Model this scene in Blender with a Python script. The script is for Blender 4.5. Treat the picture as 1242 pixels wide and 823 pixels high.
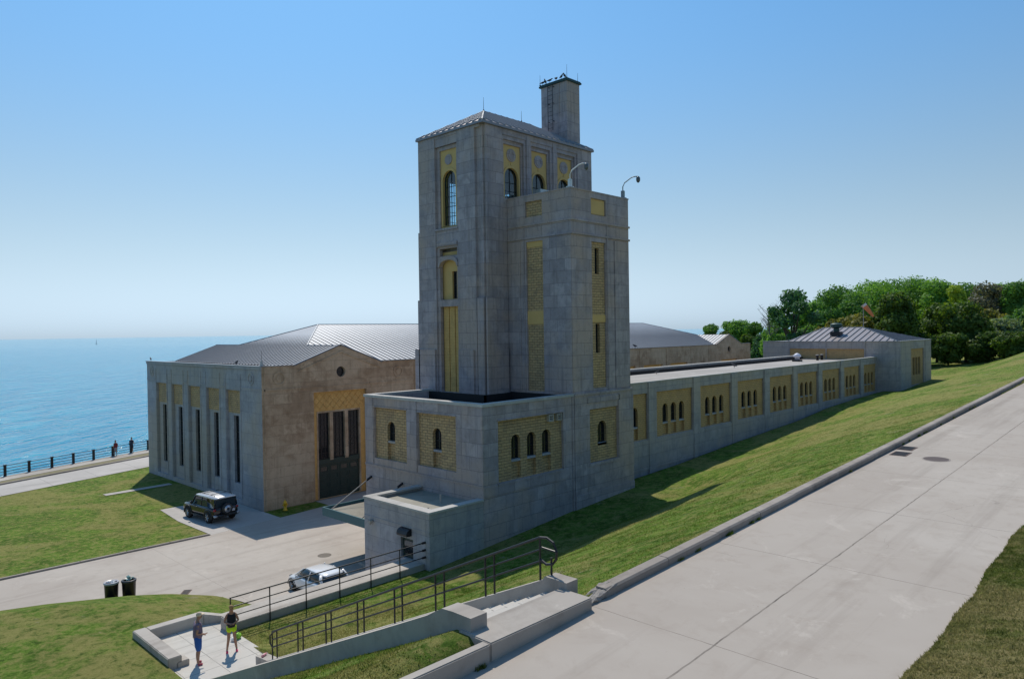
import bpy, bmesh, math, random
import numpy as np
from mathutils import Vector, Matrix
from mathutils.geometry import tessellate_polygon
random.seed(7); rng = np.random.default_rng(7)
R = math.radians
for o in list(bpy.data.objects): bpy.data.objects.remove(o)
scene = bpy.context.scene
C = scene.collection

# ------------------------------------------------------------------ camera
cam_d = bpy.data.cameras.new('camera'); cam = bpy.data.objects.new('camera', cam_d); C.objects.link(cam)
yA, pitch, roll = R(44.09287), R(-.635538), R(-.871117)
s_, c_ = math.sin(yA), math.cos(yA)
rt = Vector((s_, -c_, 0)); fh = Vector((c_, s_, 0)); zz = Vector((0, 0, 1))
fw = math.cos(pitch)*fh + math.sin(pitch)*zz
up = rt.cross(fw)
r2 = math.cos(roll)*rt + math.sin(roll)*up; u2 = -math.sin(roll)*rt + math.cos(roll)*up
M4 = Matrix((r2, u2, -fw)).transposed().to_4x4(); M4.translation = Vector((0, 0, 13))
cam.matrix_world = M4
cam_d.sensor_width = 36; cam_d.lens = 36*867.7116/1242
cam_d.clip_start = .1; cam_d.clip_end = 60000
scene.camera = cam

# ------------------------------------------------------------------ light
SUN_EL, SUN_AZ = 55.0, 60.0         # azimuth from +X towards +Y
world = bpy.data.worlds.new('World'); scene.world = world; world.use_nodes = True
wn = world.node_tree; bg = wn.nodes['Background']
sky = wn.nodes.new('ShaderNodeTexSky'); sky.sky_type = 'NISHITA'; sky.sun_disc = False
sky.sun_elevation = R(SUN_EL); sky.sun_rotation = R(90-SUN_AZ)
sky.air_density = 1.0; sky.dust_density = 0.6; sky.ozone_density = 2.4; sky.altitude = 80
tcw = wn.nodes.new('ShaderNodeTexCoord'); sp_ = wn.nodes.new('ShaderNodeSeparateXYZ'); wn.links.new(tcw.outputs['Generated'], sp_.inputs[0])
mr = wn.nodes.new('ShaderNodeMapRange'); mr.inputs[1].default_value = 0; mr.inputs[2].default_value = .45; mr.inputs[3].default_value = 1; mr.inputs[4].default_value = .1; mr.interpolation_type = 'SMOOTHSTEP'
wn.links.new(sp_.outputs[2], mr.inputs[0])
bw = wn.nodes.new('ShaderNodeRGBToBW'); wn.links.new(sky.outputs[0], bw.inputs[0])
tint = wn.nodes.new('ShaderNodeMix'); tint.data_type = 'RGBA'; tint.blend_type = 'MULTIPLY'; tint.inputs[0].default_value = 1
wn.links.new(bw.outputs[0], tint.inputs[6]); tint.inputs[7].default_value = (.56, .71, .84, 1)
tin2 = wn.nodes.new('ShaderNodeMix'); tin2.data_type = 'RGBA'; tin2.blend_type = 'MULTIPLY'; tin2.inputs[0].default_value = 1
wn.links.new(sky.outputs[0], tin2.inputs[6]); tin2.inputs[7].default_value = (.50, .885, 1.05, 1)
mxs = wn.nodes.new('ShaderNodeMix'); mxs.data_type = 'RGBA'; wn.links.new(mr.outputs[0], mxs.inputs[0]); wn.links.new(tin2.outputs[2], mxs.inputs[6]); wn.links.new(tint.outputs[2], mxs.inputs[7])
zf = wn.nodes.new('ShaderNodeMapRange'); zf.inputs[1].default_value = .38; zf.inputs[2].default_value = .8; zf.inputs[3].default_value = 1; zf.inputs[4].default_value = .95; zf.interpolation_type = 'SMOOTHSTEP'
wn.links.new(sp_.outputs[2], zf.inputs[0])
zm = wn.nodes.new('ShaderNodeVectorMath'); zm.operation = 'SCALE'; wn.links.new(mxs.outputs[2], zm.inputs[0]); wn.links.new(zf.outputs[0], zm.inputs['Scale'])
wn.links.new(zm.outputs[0], bg.inputs[0]); bg.inputs[1].default_value = .15
sun_d = bpy.data.lights.new('sun', 'SUN'); sun = bpy.data.objects.new('sun', sun_d); C.objects.link(sun)
sun_d.energy = 4.0; sun_d.angle = R(.53); sun_d.color = (1, .93, .82)
sv = Vector((math.cos(R(SUN_EL))*math.cos(R(SUN_AZ)), math.cos(R(SUN_EL))*math.sin(R(SUN_AZ)), math.sin(R(SUN_EL))))
sun.rotation_euler = sv.to_track_quat('Z', 'Y').to_euler(); sun.location = sv*200
scene.view_settings.view_transform = 'Standard'; scene.view_settings.look = 'None'
scene.view_settings.exposure = -.10; scene.view_settings.gamma = 1
scene.view_settings.use_curve_mapping = False
scene.render.engine = 'CYCLES'
scene.render.resolution_x = 1024; scene.render.resolution_y = 678

# ------------------------------------------------------------------ materials
def newmat(name):
    m = bpy.data.materials.new(name); m.use_nodes = True
    nt = m.node_tree; b = nt.nodes['Principled BSDF']
    return m, nt, b
def N(nt, t, **kw):
    n = nt.nodes.new(t)
    for k, v in kw.items(): setattr(n, k, v)
    return n
def pos(nt): return N(nt, 'ShaderNodeNewGeometry').outputs['Position']
def mapping(nt, vec, scale):
    m = N(nt, 'ShaderNodeMapping'); m.inputs['Scale'].default_value = scale
    nt.links.new(vec, m.inputs['Vector']); return m.outputs[0]
def noise(nt, vec, scale, detail=4, rough=.55, dist=0):
    n = N(nt, 'ShaderNodeTexNoise'); n.inputs['Scale'].default_value = scale
    n.inputs['Detail'].default_value = detail; n.inputs['Roughness'].default_value = rough
    n.inputs['Distortion'].default_value = dist
    nt.links.new(vec, n.inputs['Vector']); return n.outputs['Fac']
def ramp(nt, fac, stops):
    r = N(nt, 'ShaderNodeValToRGB'); e = r.color_ramp.elements
    while len(e) > 1: e.remove(e[-1])
    for i, (p, c) in enumerate(stops):
        if not isinstance(c, tuple): c = (c, c, c)
        el = e[0] if i == 0 else e.new(p)
        el.position = p; el.color = (*c, 1)
    nt.links.new(fac, r.inputs[0]); return r.outputs[0]
def mixc(nt, a, b, fac, mode='MIX'):
    m = N(nt, 'ShaderNodeMix', data_type='RGBA', blend_type=mode)
    for sock, v in ((m.inputs[0], fac), (m.inputs[6], a), (m.inputs[7], b)):
        if isinstance(v, (int, float)): sock.default_value = v
        elif isinstance(v, tuple): sock.default_value = (*v, 1)
        else: nt.links.new(v, sock)
    return m.outputs[2]
def bump(nt, b, h, strength=.4, dist=.02, prev=None):
    n = N(nt, 'ShaderNodeBump'); n.inputs['Strength'].default_value = strength; n.inputs['Distance'].default_value = dist
    nt.links.new(h, n.inputs['Height'])
    if prev: nt.links.new(prev, n.inputs['Normal'])
    nt.links.new(n.outputs[0], b.inputs['Normal']); return n.outputs[0]
def math_(nt, op, a, b=None, c=None):
    m = N(nt, 'ShaderNodeMath', operation=op)
    for i, v in enumerate((a, b, c)):
        if v is None: continue
        if isinstance(v, (int, float)): m.inputs[i].default_value = v
        else: nt.links.new(v, m.inputs[i])
    return m.outputs[0]
def wallvec(nt):
    s = N(nt, 'ShaderNodeSeparateXYZ'); nt.links.new(pos(nt), s.inputs[0])
    u = math_(nt, 'ADD', s.outputs[0], s.outputs[1])
    c = N(nt, 'ShaderNodeCombineXYZ'); nt.links.new(u, c.inputs[0]); nt.links.new(s.outputs[2], c.inputs[1])
    return c.outputs[0]
def brick(nt, vec, w, h, mortar, bias=0.0):
    t = N(nt, 'ShaderNodeTexBrick'); t.inputs['Scale'].default_value = 1
    t.inputs['Brick Width'].default_value = w; t.inputs['Row Height'].default_value = h
    t.inputs['Mortar Size'].default_value = mortar; t.inputs['Mortar Smooth'].default_value = .3
    t.inputs['Bias'].default_value = bias
    t.inputs['Color1'].default_value = (0, 0, 0, 1); t.inputs['Color2'].default_value = (1, 1, 1, 1)
    t.inputs['Mortar'].default_value = (.5, .5, .5, 1)
    nt.links.new(vec, t.inputs['Vector']); return t.outputs['Color'], t.outputs['Fac']
def stone(name, cols, w=1.25, h=.72, joint=.55, streak=.35, mort=.011):
    m, nt, b = newmat(name); wv = wallvec(nt); p = pos(nt)
    bc, bf = brick(nt, wv, w, h, mort); joint = min(1, joint*1.5); streak *= 1.5
    big = noise(nt, p, .22, 3, .6); mid = noise(nt, p, 1.3, 6, .65, .6)
    base = mixc(nt, cols[0], cols[1], ramp(nt, bc, [(0, 0.0), (1, 1.0)]))
    bc2, bf2 = brick(nt, wv, w*1.9, h*2, .0)
    base = mixc(nt, base, cols[3], math_(nt, 'MULTIPLY', ramp(nt, bc2, [(.55, 0.0), (1, 1.0)]), .45))
    base = mixc(nt, base, cols[2], ramp(nt, mid, [(.42, 0.0), (.66, .9)]))
    base = mixc(nt, base, cols[3], ramp(nt, big, [(.46, 0.0), (.6, .8)]))
    st = noise(nt, mapping(nt, wv, (2.6, .16, 1)), 1, 5, .6)
    base = mixc(nt, base, tuple(c*.5 for c in cols[0]), math_(nt, 'MULTIPLY', ramp(nt, st, [(.52, 0.0), (.72, 1.0)]), streak))
    fine = noise(nt, p, 14, 5, .7); pit = noise(nt, p, 4.5, 7, .8)
    base = mixc(nt, base, tuple(c*.62 for c in cols[2]), ramp(nt, pit, [(.54, 0.0), (.7, .55)]))
    base = mixc(nt, base, tuple(min(1, c*1.25) for c in cols[1]), ramp(nt, pit, [(.3, .4), (.44, 0.0)]))
    base = mixc(nt, base, (.5, .5, .5), math_(nt, 'MULTIPLY', fine, .35), 'OVERLAY')
    base = mixc(nt, base, tuple(c*.45 for c in cols[0]), math_(nt, 'MULTIPLY', bf, joint))
    nt.links.new(base, b.inputs['Base Color']); b.inputs['Roughness'].default_value = .85
    n1 = bump(nt, b, math_(nt, 'SUBTRACT', math_(nt, 'MULTIPLY', fine, .5), bf), .5, .02)
    return m
def brickmat(name, c1, c2, dark, w=.42, h=.16, rough=1.0, mort=.012):
    m, nt, b = newmat(name); wv = wallvec(nt); p = pos(nt)
    bc, bf = brick(nt, wv, w, h, mort)
    base = mixc(nt, c1, c2, bc)
    mid = noise(nt, wv, 1.1, 5, .7, 1.0)
    base = mixc(nt, base, dark, ramp(nt, mid, [(.45, 0.0), (.7, .8)]))
    sp = noise(nt, mapping(nt, wv, (5, 11, 1)), 1, 4, .7)
    base = mixc(nt, base, tuple(min(1, c*1.5) for c in c1), ramp(nt, sp, [(.6, 0.0), (.72, .7*rough)]))
    base = mixc(nt, base, tuple(c*.5 for c in dark), ramp(nt, sp, [(.3, .8*rough), (.42, 0.0)]))
    base = mixc(nt, base, tuple(c*.4 for c in dark), math_(nt, 'MULTIPLY', bf, .75))
    nt.links.new(base, b.inputs['Base Color']); b.inputs['Roughness'].default_value = .85
    bump(nt, b, math_(nt, 'SUBTRACT', sp, bf), .9*rough, .05)
    return m
def plain(name, col, rough=.6, metal=0, var=.25, scale=3, bmp=0, spec=None):
    m, nt, b = newmat(name); p = N(nt, 'ShaderNodeTexCoord').outputs['Object']
    n = noise(nt, p, scale, 5, .6)
    base = mixc(nt, tuple(c*(1-var) for c in col), tuple(min(1, c*(1+var)) for c in col), n)
    nt.links.new(base, b.inputs['Base Color']); b.inputs['Roughness'].default_value = rough; b.inputs['Metallic'].default_value = metal
    if spec is not None: b.inputs['Specular IOR Level'].default_value = spec
    if bmp: bump(nt, b, noise(nt, p, scale*6, 4, .6), bmp, .02)
    return m
def concrete(name, c1, c2, dirt, joints=None, rough=.9):
    m, nt, b = newmat(name); p = pos(nt)
    big = noise(nt, p, .18, 4, .6, .5); mid = noise(nt, p, 1.4, 6, .7, .4); fine = noise(nt, p, 30, 4, .8)
    base = mixc(nt, c1, c2, ramp(nt, big, [(.35, 0.0), (.65, 1.0)]))
    base = mixc(nt, base, dirt, ramp(nt, mid, [(.5, 0.0), (.75, .55)]))
    sp = noise(nt, p, 5, 6, .75)
    base = mixc(nt, base, tuple(c*.45 for c in dirt), ramp(nt, sp, [(.68, 0.0), (.75, .6)]))
    lane = noise(nt, mapping(nt, p, (.05, .9, .5)), 1, 5, .65)
    base = mixc(nt, base, tuple(c*.72 for c in dirt), ramp(nt, lane, [(.52, 0.0), (.72, .5)]))
    wh = noise(nt, p, .7, 7, .75, .8); base = mixc(nt, base, tuple(min(1, c*1.22) for c in c2), ramp(nt, wh, [(.58, 0.0), (.68, .45)]))
    vor = N(nt, 'ShaderNodeTexVoronoi', feature='DISTANCE_TO_EDGE'); vor.inputs['Scale'].default_value = .32
    wv2 = N(nt, 'ShaderNodeVectorMath', operation='ADD'); nz2 = N(nt, 'ShaderNodeTexNoise'); nz2.inputs['Scale'].default_value = 1.2; nz2.inputs['Detail'].default_value = 6; nt.links.new(p, nz2.inputs['Vector'])
    sc2 = N(nt, 'ShaderNodeVectorMath', operation='SCALE'); sc2.inputs['Scale'].default_value = 1.1; nt.links.new(nz2.outputs['Color'], sc2.inputs[0]); nt.links.new(p, wv2.inputs[0]); nt.links.new(sc2.outputs[0], wv2.inputs[1]); nt.links.new(wv2.outputs[0], vor.inputs['Vector'])
    crk = math_(nt, 'MULTIPLY', math_(nt, 'LESS_THAN', vor.outputs['Distance'], .003), ramp(nt, noise(nt, p, .21, 3), [(.56, 0.0), (.6, .25)]))
    base = mixc(nt, base, tuple(c*.35 for c in dirt), crk)
    base = mixc(nt, base, (.5, .5, .5), math_(nt, 'MULTIPLY', fine, .3), 'OVERLAY')
    h = fine
    if joints:
        s = N(nt, 'ShaderNodeSeparateXYZ')
        wob = N(nt, 'ShaderNodeVectorMath', operation='SCALE'); nz = N(nt, 'ShaderNodeTexNoise'); nz.inputs['Scale'].default_value = 2.5; nz.inputs['Detail'].default_value = 5
        nt.links.new(p, nz.inputs['Vector']); nt.links.new(nz.outputs['Color'], wob.inputs[0]); wob.inputs['Scale'].default_value = .05
        ad = N(nt, 'ShaderNodeVectorMath', operation='ADD'); nt.links.new(p, ad.inputs[0]); nt.links.new(wob.outputs[0], ad.inputs[1])
        nt.links.new(ad.outputs[0], s.inputs[0])
        tot = None
        for axis, off, per, wd in joints:
            v = math_(nt, 'SUBTRACT', s.outputs[axis], off)
            v = math_(nt, 'PINGPONG', v, per/2) if per else math_(nt, 'ABSOLUTE', v)
            l = math_(nt, 'LESS_THAN', v, wd)
            tot = l if tot is None else math_(nt, 'MAXIMUM', tot, l)
        tot = math_(nt, 'MULTIPLY', tot, ramp(nt, mid, [(.3, .9), (.62, .35)]))
        base = mixc(nt, base, tuple(c*.25 for c in dirt), tot)
    nt.links.new(base, b.inputs['Base Color']); b.inputs['Roughness'].default_value = rough
    b.inputs['Specular IOR Level'].default_value = .25
    bump(nt, b, h, .25, .01)
    return m
def grassmat(name, g1, g2, dry, dryamt=.5, bare=True):
    m, nt, b = newmat(name); p = pos(nt)
    big = noise(nt, p, .13, 5, .7, .9); mid = noise(nt, p, .55, 7, .72, .6); m3 = noise(nt, p, 2.6, 6, .8, .4); fine = noise(nt, p, 9, 6, .85); bl = noise(nt, p, 38, 4, .8)
    base = mixc(nt, tuple(c*.8 for c in g1), g2, ramp(nt, mid, [(.42, 0.0), (.56, 1.0)]))
    base = mixc(nt, base, dry, math_(nt, 'MULTIPLY', ramp(nt, big, [(.46, 0.0), (.56, 1.0)]), dryamt*1.25))
    base = mixc(nt, base, dry, math_(nt, 'MULTIPLY', ramp(nt, m3, [(.49, 0.0), (.58, 1.0)]), dryamt*1.2))
    base = mixc(nt, base, tuple(c*.45 for c in g1), ramp(nt, m3, [(.36, .9), (.47, 0.0)]))
    base = mixc(nt, base, tuple(min(1, c*1.45) for c in dry), ramp(nt, fine, [(.56, 0.0), (.68, .55*dryamt+.1)]))
    base = mixc(nt, base, tuple(c*.35 for c in g1), ramp(nt, fine, [(.34, .8), (.45, 0.0)]))
    if bare:
        n2 = noise(nt, p, .42, 4, .75, .3)
        base = mixc(nt, base, (.32, .27, .19), math_(nt, 'MULTIPLY', ramp(nt, n2, [(.645, 0.0), (.69, .85)]), ramp(nt, fine, [(.35, .3), (.6, 1.0)])))
    base = mixc(nt, base, tuple(c*.35 for c in g1), ramp(nt, bl, [(.3, .75), (.5, 0.0)]))
    base = mixc(nt, base, tuple(min(1, c*1.6) for c in g2), ramp(nt, bl, [(.55, 0.0), (.75, .6)]))
    nt.links.new(base, b.inputs['Base Color']); b.inputs['Roughness'].default_value = .95; b.inputs['Specular IOR Level'].default_value = .1
    n0 = bump(nt, b, m3, .5, .12)
    bump(nt, b, math_(nt, 'ADD', math_(nt, 'MULTIPLY', fine, .6), bl), .9, .05, n0)
    if 'blade' in name:
        tr_ = N(nt, 'ShaderNodeBsdfTranslucent'); nt.links.new(base, tr_.inputs['Color']); mx = N(nt, 'ShaderNodeMixShader'); mx.inputs[0].default_value = .5
        out = [n for n in nt.nodes if n.type == 'OUTPUT_MATERIAL'][0]
        nt.links.new(b.outputs[0], mx.inputs[1]); nt.links.new(tr_.outputs[0], mx.inputs[2]); nt.links.new(mx.outputs[0], out.inputs[0])
    return m
def glassmat(name, col=(.012, .016, .022), rough=.06):
    m, nt, b = newmat(name)
    b.inputs['Base Color'].default_value = (*col, 1); b.inputs['Roughness'].default_value = rough
    n = noise(nt, pos(nt), .9, 2); bump(nt, b, n, .08, .05)
    return m
def clearmat(name):
    m = bpy.data.materials.new(name); m.use_nodes = True; nt = m.node_tree; nt.nodes.clear()
    o = N(nt, 'ShaderNodeOutputMaterial'); t = N(nt, 'ShaderNodeBsdfTransparent'); g = N(nt, 'ShaderNodeBsdfGlossy'); mx = N(nt, 'ShaderNodeMixShader')
    t.inputs[0].default_value = (.62, .82, .92, 1); g.inputs['Roughness'].default_value = .05; mx.inputs[0].default_value = .15
    nt.links.new(t.outputs[0], mx.inputs[1]); nt.links.new(g.outputs[0], mx.inputs[2]); nt.links.new(mx.outputs[0], o.inputs[0])
    return m
def leafmat(name, c1, c2, c3):
    m, nt, b = newmat(name); p = pos(nt)
    n = noise(nt, p, .35, 4, .6); f = noise(nt, p, 3.5, 3, .7)
    base = mixc(nt, c1, c2, ramp(nt, n, [(.38, 0.0), (.62, 1.0)]))
    base = mixc(nt, base, c3, ramp(nt, f, [(.5, 0.0), (.7, .8)]))
    nt.links.new(base, b.inputs['Base Color']); b.inputs['Roughness'].default_value = .6; b.inputs['Specular IOR Level'].default_value = .25
    tr_ = N(nt, 'ShaderNodeBsdfTranslucent'); nt.links.new(mixc(nt, base, (1.0, 1.0, .35), 1.0, 'MULTIPLY'), tr_.inputs['Color']); mx = N(nt, 'ShaderNodeMixShader'); mx.inputs[0].default_value = .45
    out = [n for n in nt.nodes if n.type == 'OUTPUT_MATERIAL'][0]
    nt.links.new(b.outputs[0], mx.inputs[1]); nt.links.new(tr_.outputs[0], mx.inputs[2]); nt.links.new(mx.outputs[0], out.inputs[0])
    return m

M = {}
M['stone_grey'] = stone('limestone_grey', ((0.332, 0.290, 0.308), (0.475, 0.410, 0.422), (0.285, 0.245, 0.252), (0.475, 0.357, 0.292)))
M['stone_pale'] = stone('limestone_pale', ((0.345, 0.345, 0.374), (0.447, 0.432, 0.447), (0.300, 0.294, 0.313), (0.409, 0.351, 0.294)), 1.5, .8, .5, .3)
M['stone_brown'] = stone('sandstone_brown', ((0.365, 0.254, 0.164), (0.540, 0.412, 0.286), (0.284, 0.193, 0.117), (0.540, 0.426, 0.301)), 1.5, .78, .4, .22)
M['stone_wing'] = stone('limestone_wing', ((0.362, 0.335, 0.344), (0.460, 0.421, 0.417), (0.307, 0.285, 0.285), (0.446, 0.379, 0.329)), 1.8, .8, .5, .35)
M['coping'] = concrete('coping_stone', (.42, .40, .38), (.52, .50, .47), (.28, .26, .24))
M['brick_rough'] = brickmat('rough_yellow_brick', (0.512, 0.340, 0.169), (0.614, 0.411, 0.203), (0.320, 0.223, 0.135))
M['brick_wing'] = brickmat('yellow_brick_wing', (0.541, 0.339, 0.144), (0.605, 0.380, 0.168), (0.411, 0.264, 0.132), .4, .15, .5)
M['brick_gold'] = brickmat('gold_brick', (0.657, 0.402, 0.133), (0.721, 0.451, 0.157), (0.551, 0.333, 0.114), .3, .1, .25, .006)
M['stone_gold'] = plain('gold_stone', (.66, .43, .16), .8, 0, .15, 1.2, .3)
M['metal_roof'] = plain('standing_seam_metal', (.33, .34, .36), .5, .3, .12, .6)
M['metal_roof_brown'] = plain('standing_seam_mauve', (.27, .245, .25), .45, .45, .14, .6)
M['seam'] = plain('seam_metal', (.22, .23, .25), .45, .5, .1)
M['black_roof'] = plain('black_membrane', (.012, .011, .012), .8, 0, .3)
M['roof_grey'] = concrete('flat_roof_gravel', (.36, .33, .30), (.44, .41, .38), (.25, .23, .2))
M['gravel'] = concrete('gravel_roof', (.25, .23, .19), (.35, .33, .28), (.16, .15, .12))
M['dark_metal'] = plain('black_painted_steel', (.008, .008, .012), .45, 0, .3)
M['frame'] = plain('dark_window_frame', (.02, .022, .024), .5)
M['green_metal'] = plain('green_copper', (.018, .055, .05), .5, .2, .3)
M['canopy'] = plain('teal_painted_metal', (.02, .11, .14), .4, .1, .15)
M['door_green'] = plain('dark_green_door', (.012, .035, .032), .45, 0, .2)
M['glass'] = glassmat('dark_glass'); M['glass_car'] = glassmat('car_glass', (.02, .035, .045), .03)
M['clear'] = clearmat('clear_glass')
M['interior'] = plain('interior_shade', (.10, .13, .16), .9)
M['road'] = concrete('road_concrete', (0.382, 0.332, 0.286), (0.441, 0.392, 0.343), (0.318, 0.268, 0.224), [(1, 6.24, 0, .018), (0, 11.42, 5.12, .009)])
M['drive'] = concrete('driveway_concrete', (0.400, 0.350, 0.304), (0.460, 0.411, 0.360), (0.335, 0.286, 0.242), [(0, 3, 13, .007)])
M['path'] = concrete('path_concrete', (0.420, 0.390, 0.360), (0.490, 0.455, 0.420), (0.360, 0.330, 0.300), [(0, 1, 4, .02)])
M['plaza'] = concrete('plaza_concrete', (.50, .465, .42), (.57, .535, .48), (.40, .37, .33), [(0, 9.2, 1.22, .012), (1, 22.9, 1.22, .012)])
M['kerb'] = concrete('kerb_concrete', (.27, .235, .205), (.38, .335, .295), (.14, .115, .095))
M['wallc'] = concrete('cast_concrete', (.38, .34, .30), (.48, .44, .39), (.24, .205, .175))
M['broken'] = plain('broken_concrete', (.33, .30, .27), .95, 0, .6, 14, 1.0)
M['grass'] = grassmat('lawn_grass', (.085, .165, .018), (.130, .225, .028), (.29, .255, .09), .6)
M['blade'] = grassmat('grass_blades', (.135, .235, .026), (.19, .29, .04), (.37, .32, .11), .62, False)
M['verge'] = grassmat('dry_verge_grass', (.10, .13, .028), (.14, .175, .04), (.29, .24, .11), .75)
M['verge_blade'] = grassmat('verge_blades', (0.143, 0.196, 0.036), (0.205, 0.254, 0.054), (0.369, 0.335, 0.135), .8, False)
M['dirt'] = plain('shore_dirt', (.19, .165, .085), .95, 0, .35, 2, .5)
M['bark'] = plain('bark', (.07, .055, .04), .95, 0, .35, 6, .6)
M['deadwood'] = plain('dead_branches', (.20, .18, .17), .95)

# ------------------------------------------------------------------ mesh helpers
class MB:
    def __init__(s): s.v = []; s.f = []; s.mi = []; s.cur = 0
    def add(s, vs, fs):
        o = len(s.v); s.v += [tuple(v) for v in vs]
        for f in fs: s.f.append([i+o for i in f]); s.mi.append(s.cur)
        return s
    def box(s, x0, x1, y0, y1, z0, z1):
        return s.add([(x0,y0,z0),(x1,y0,z0),(x1,y1,z0),(x0,y1,z0),(x0,y0,z1),(x1,y0,z1),(x1,y1,z1),(x0,y1,z1)],
              [(0,3,2,1),(4,5,6,7),(0,1,5,4),(1,2,6,5),(2,3,7,6),(3,0,4,7)])
    def rbox(s, x0, x1, y0, y1, z0, z1, b=.02):      # bevelled box
        bm = bmesh.new(); bmesh.ops.create_cube(bm, size=1)
        for v in bm.verts: v.co = Vector(((x0+x1)/2+v.co.x*(x1-x0), (y0+y1)/2+v.co.y*(y1-y0), (z0+z1)/2+v.co.z*(z1-z0)))
        bmesh.ops.bevel(bm, geom=bm.edges[:], offset=b, segments=2, affect='EDGES')
        bm.verts.index_update(); s.add([v.co[:] for v in bm.verts], [[v.index for v in f.verts] for f in bm.faces]); bm.free(); return s
    def prism(s, loop, axis_a, axis_b):
        "loop of 3D points swept from offset a to offset b (vectors)"
        n = len(loop); a = Vector(axis_a); b = Vector(axis_b)
        vs = [Vector(p)+a for p in loop]+[Vector(p)+b for p in loop]
        tri = tessellate_polygon([[Vector(p) for p in loop]])
        fs = [tuple(t) for t in tri]+[tuple(i+n for i in reversed(t)) for t in tri]+[(i, (i+1) % n, (i+1) % n+n, i+n) for i in range(n)]
        return s.add(vs, fs)
    def tube(s, pts, r, n=8, close=False, cap=True):
        pts = [Vector(p) for p in pts]; rs = r if isinstance(r, (list, tuple)) else [r]*len(pts)
        rings = []; m = len(pts)
        for i, p in enumerate(pts):
            a = pts[i-1] if (i > 0 or close) else p; b = pts[(i+1) % m] if (i < m-1 or close) else p
            d = (b-a).normalized(); ref = Vector((0, 0, 1)) if abs(d.z) < .9 else Vector((1, 0, 0))
            x = d.cross(ref).normalized(); y = d.cross(x).normalized()
            rings.append([p+rs[i]*(math.cos(2*math.pi*k/n)*x+math.sin(2*math.pi*k/n)*y) for k in range(n)])
        vs = [v for q in rings for v in q]; fs = []
        for i in range(m if close else m-1):
            j = (i+1) % m
            for k in range(n): fs.append((i*n+k, i*n+(k+1) % n, j*n+(k+1) % n, j*n+k))
        if cap and not close: fs += [tuple(range(n-1, -1, -1)), tuple((m-1)*n+k for k in range(n))]
        return s.add(vs, fs)
    def lathe(s, prof, n=16, c=(0, 0, 0)):
        vs = []; fs = []
        for r, z in prof:
            for k in range(n):
                a = 2*math.pi*k/n; vs.append((c[0]+r*math.cos(a), c[1]+r*math.sin(a), c[2]+z))
        for i in range(len(prof)-1):
            for k in range(n): fs.append((i*n+k, i*n+(k+1) % n, (i+1)*n+(k+1) % n, (i+1)*n+k))
        fs += [tuple(range(n-1, -1, -1)), tuple((len(prof)-1)*n+k for k in range(n))]
        return s.add(vs, fs)
    def build(s, name, mat, parent=None, smooth=False, loc=None):
        me = bpy.data.meshes.new(name); me.from_pydata(s.v, [], s.f)
        mats = mat if isinstance(mat, (list, tuple)) else [mat]
        for m in mats: me.materials.append(m)
        if len(mats) > 1: me.polygons.foreach_set('material_index', s.mi)
        if smooth: me.polygons.foreach_set('use_smooth', [True]*len(me.polygons))
        me.update(); o = bpy.data.objects.new(name, me); C.objects.link(o)
        if parent: o.parent = parent
        if loc is not None: o.location = loc
        return o
def tag(o, label, cat, group=None):
    o['label'] = label; o['category'] = cat
    if group: o['group'] = group
    return o
def thing(name, label, cat, loc=(0, 0, 0), rz=0, group=None):
    o = bpy.data.objects.new(name, None); C.objects.link(o); o.empty_display_size = .3
    o.location = loc; o.rotation_euler = (0, 0, rz); return tag(o, label, cat, group)
def struct(o): o['kind'] = 'structure'; return o
def copy_tree(o, parent=None):
    c = o.copy(); C.objects.link(c); c.parent = parent
    for ch in list(o.children): copy_tree(ch, c)
    return c
# facade frames: (u, v, n) -> world; n points outwards
def FL(x0): return lambda u, v, n: (x0-n, u, v)       # faces -X
def FR(y0): return lambda u, v, n: (u, y0-n, v)       # faces -Y
def FP(x0): return lambda u, v, n: (x0+n, u, v)       # faces +X
def FQ(y0): return lambda u, v, n: (u, y0+n, v)       # faces +Y
def rect(u0, u1, v0, v1): return [(u0, v0), (u1, v0), (u1, v1), (u0, v1)]
def arch(u0, u1, v0, v1, seg=10, h=None):
    r = (u1-u0)/2; c = (u0+u1)/2; h = r if h is None else h
    return [(u0, v0), (u1, v0)]+[(c+r*math.cos(math.pi*k/seg), v1-h+h*math.sin(math.pi*k/seg)) for k in range(seg+1)]
def circ(cu, cv, r, n=20): return [(cu+r*math.cos(2*math.pi*k/n), cv+r*math.sin(2*math.pi*k/n)) for k in range(n)]
def layer(mb, F, outer, holes, n0, n1):
    "a slab between depths n0 (back) and n1 (front) with holes cut through it"
    loops = [outer]+list(holes)
    flat = [p for l in loops for p in l]
    tri = tessellate_polygon([[Vector((u, v, 0)) for u, v in l] for l in loops])
    mb.add([F(u, v, n1) for u, v in flat], [tuple(t) for t in tri])
    for l in loops:
        k = len(l)
        mb.add([F(u, v, n1) for u, v in l]+[F(u, v, n0) for u, v in l], [(i, (i+1) % k, (i+1) % k+k, i+k) for i in range(k)])
    return mb
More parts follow.
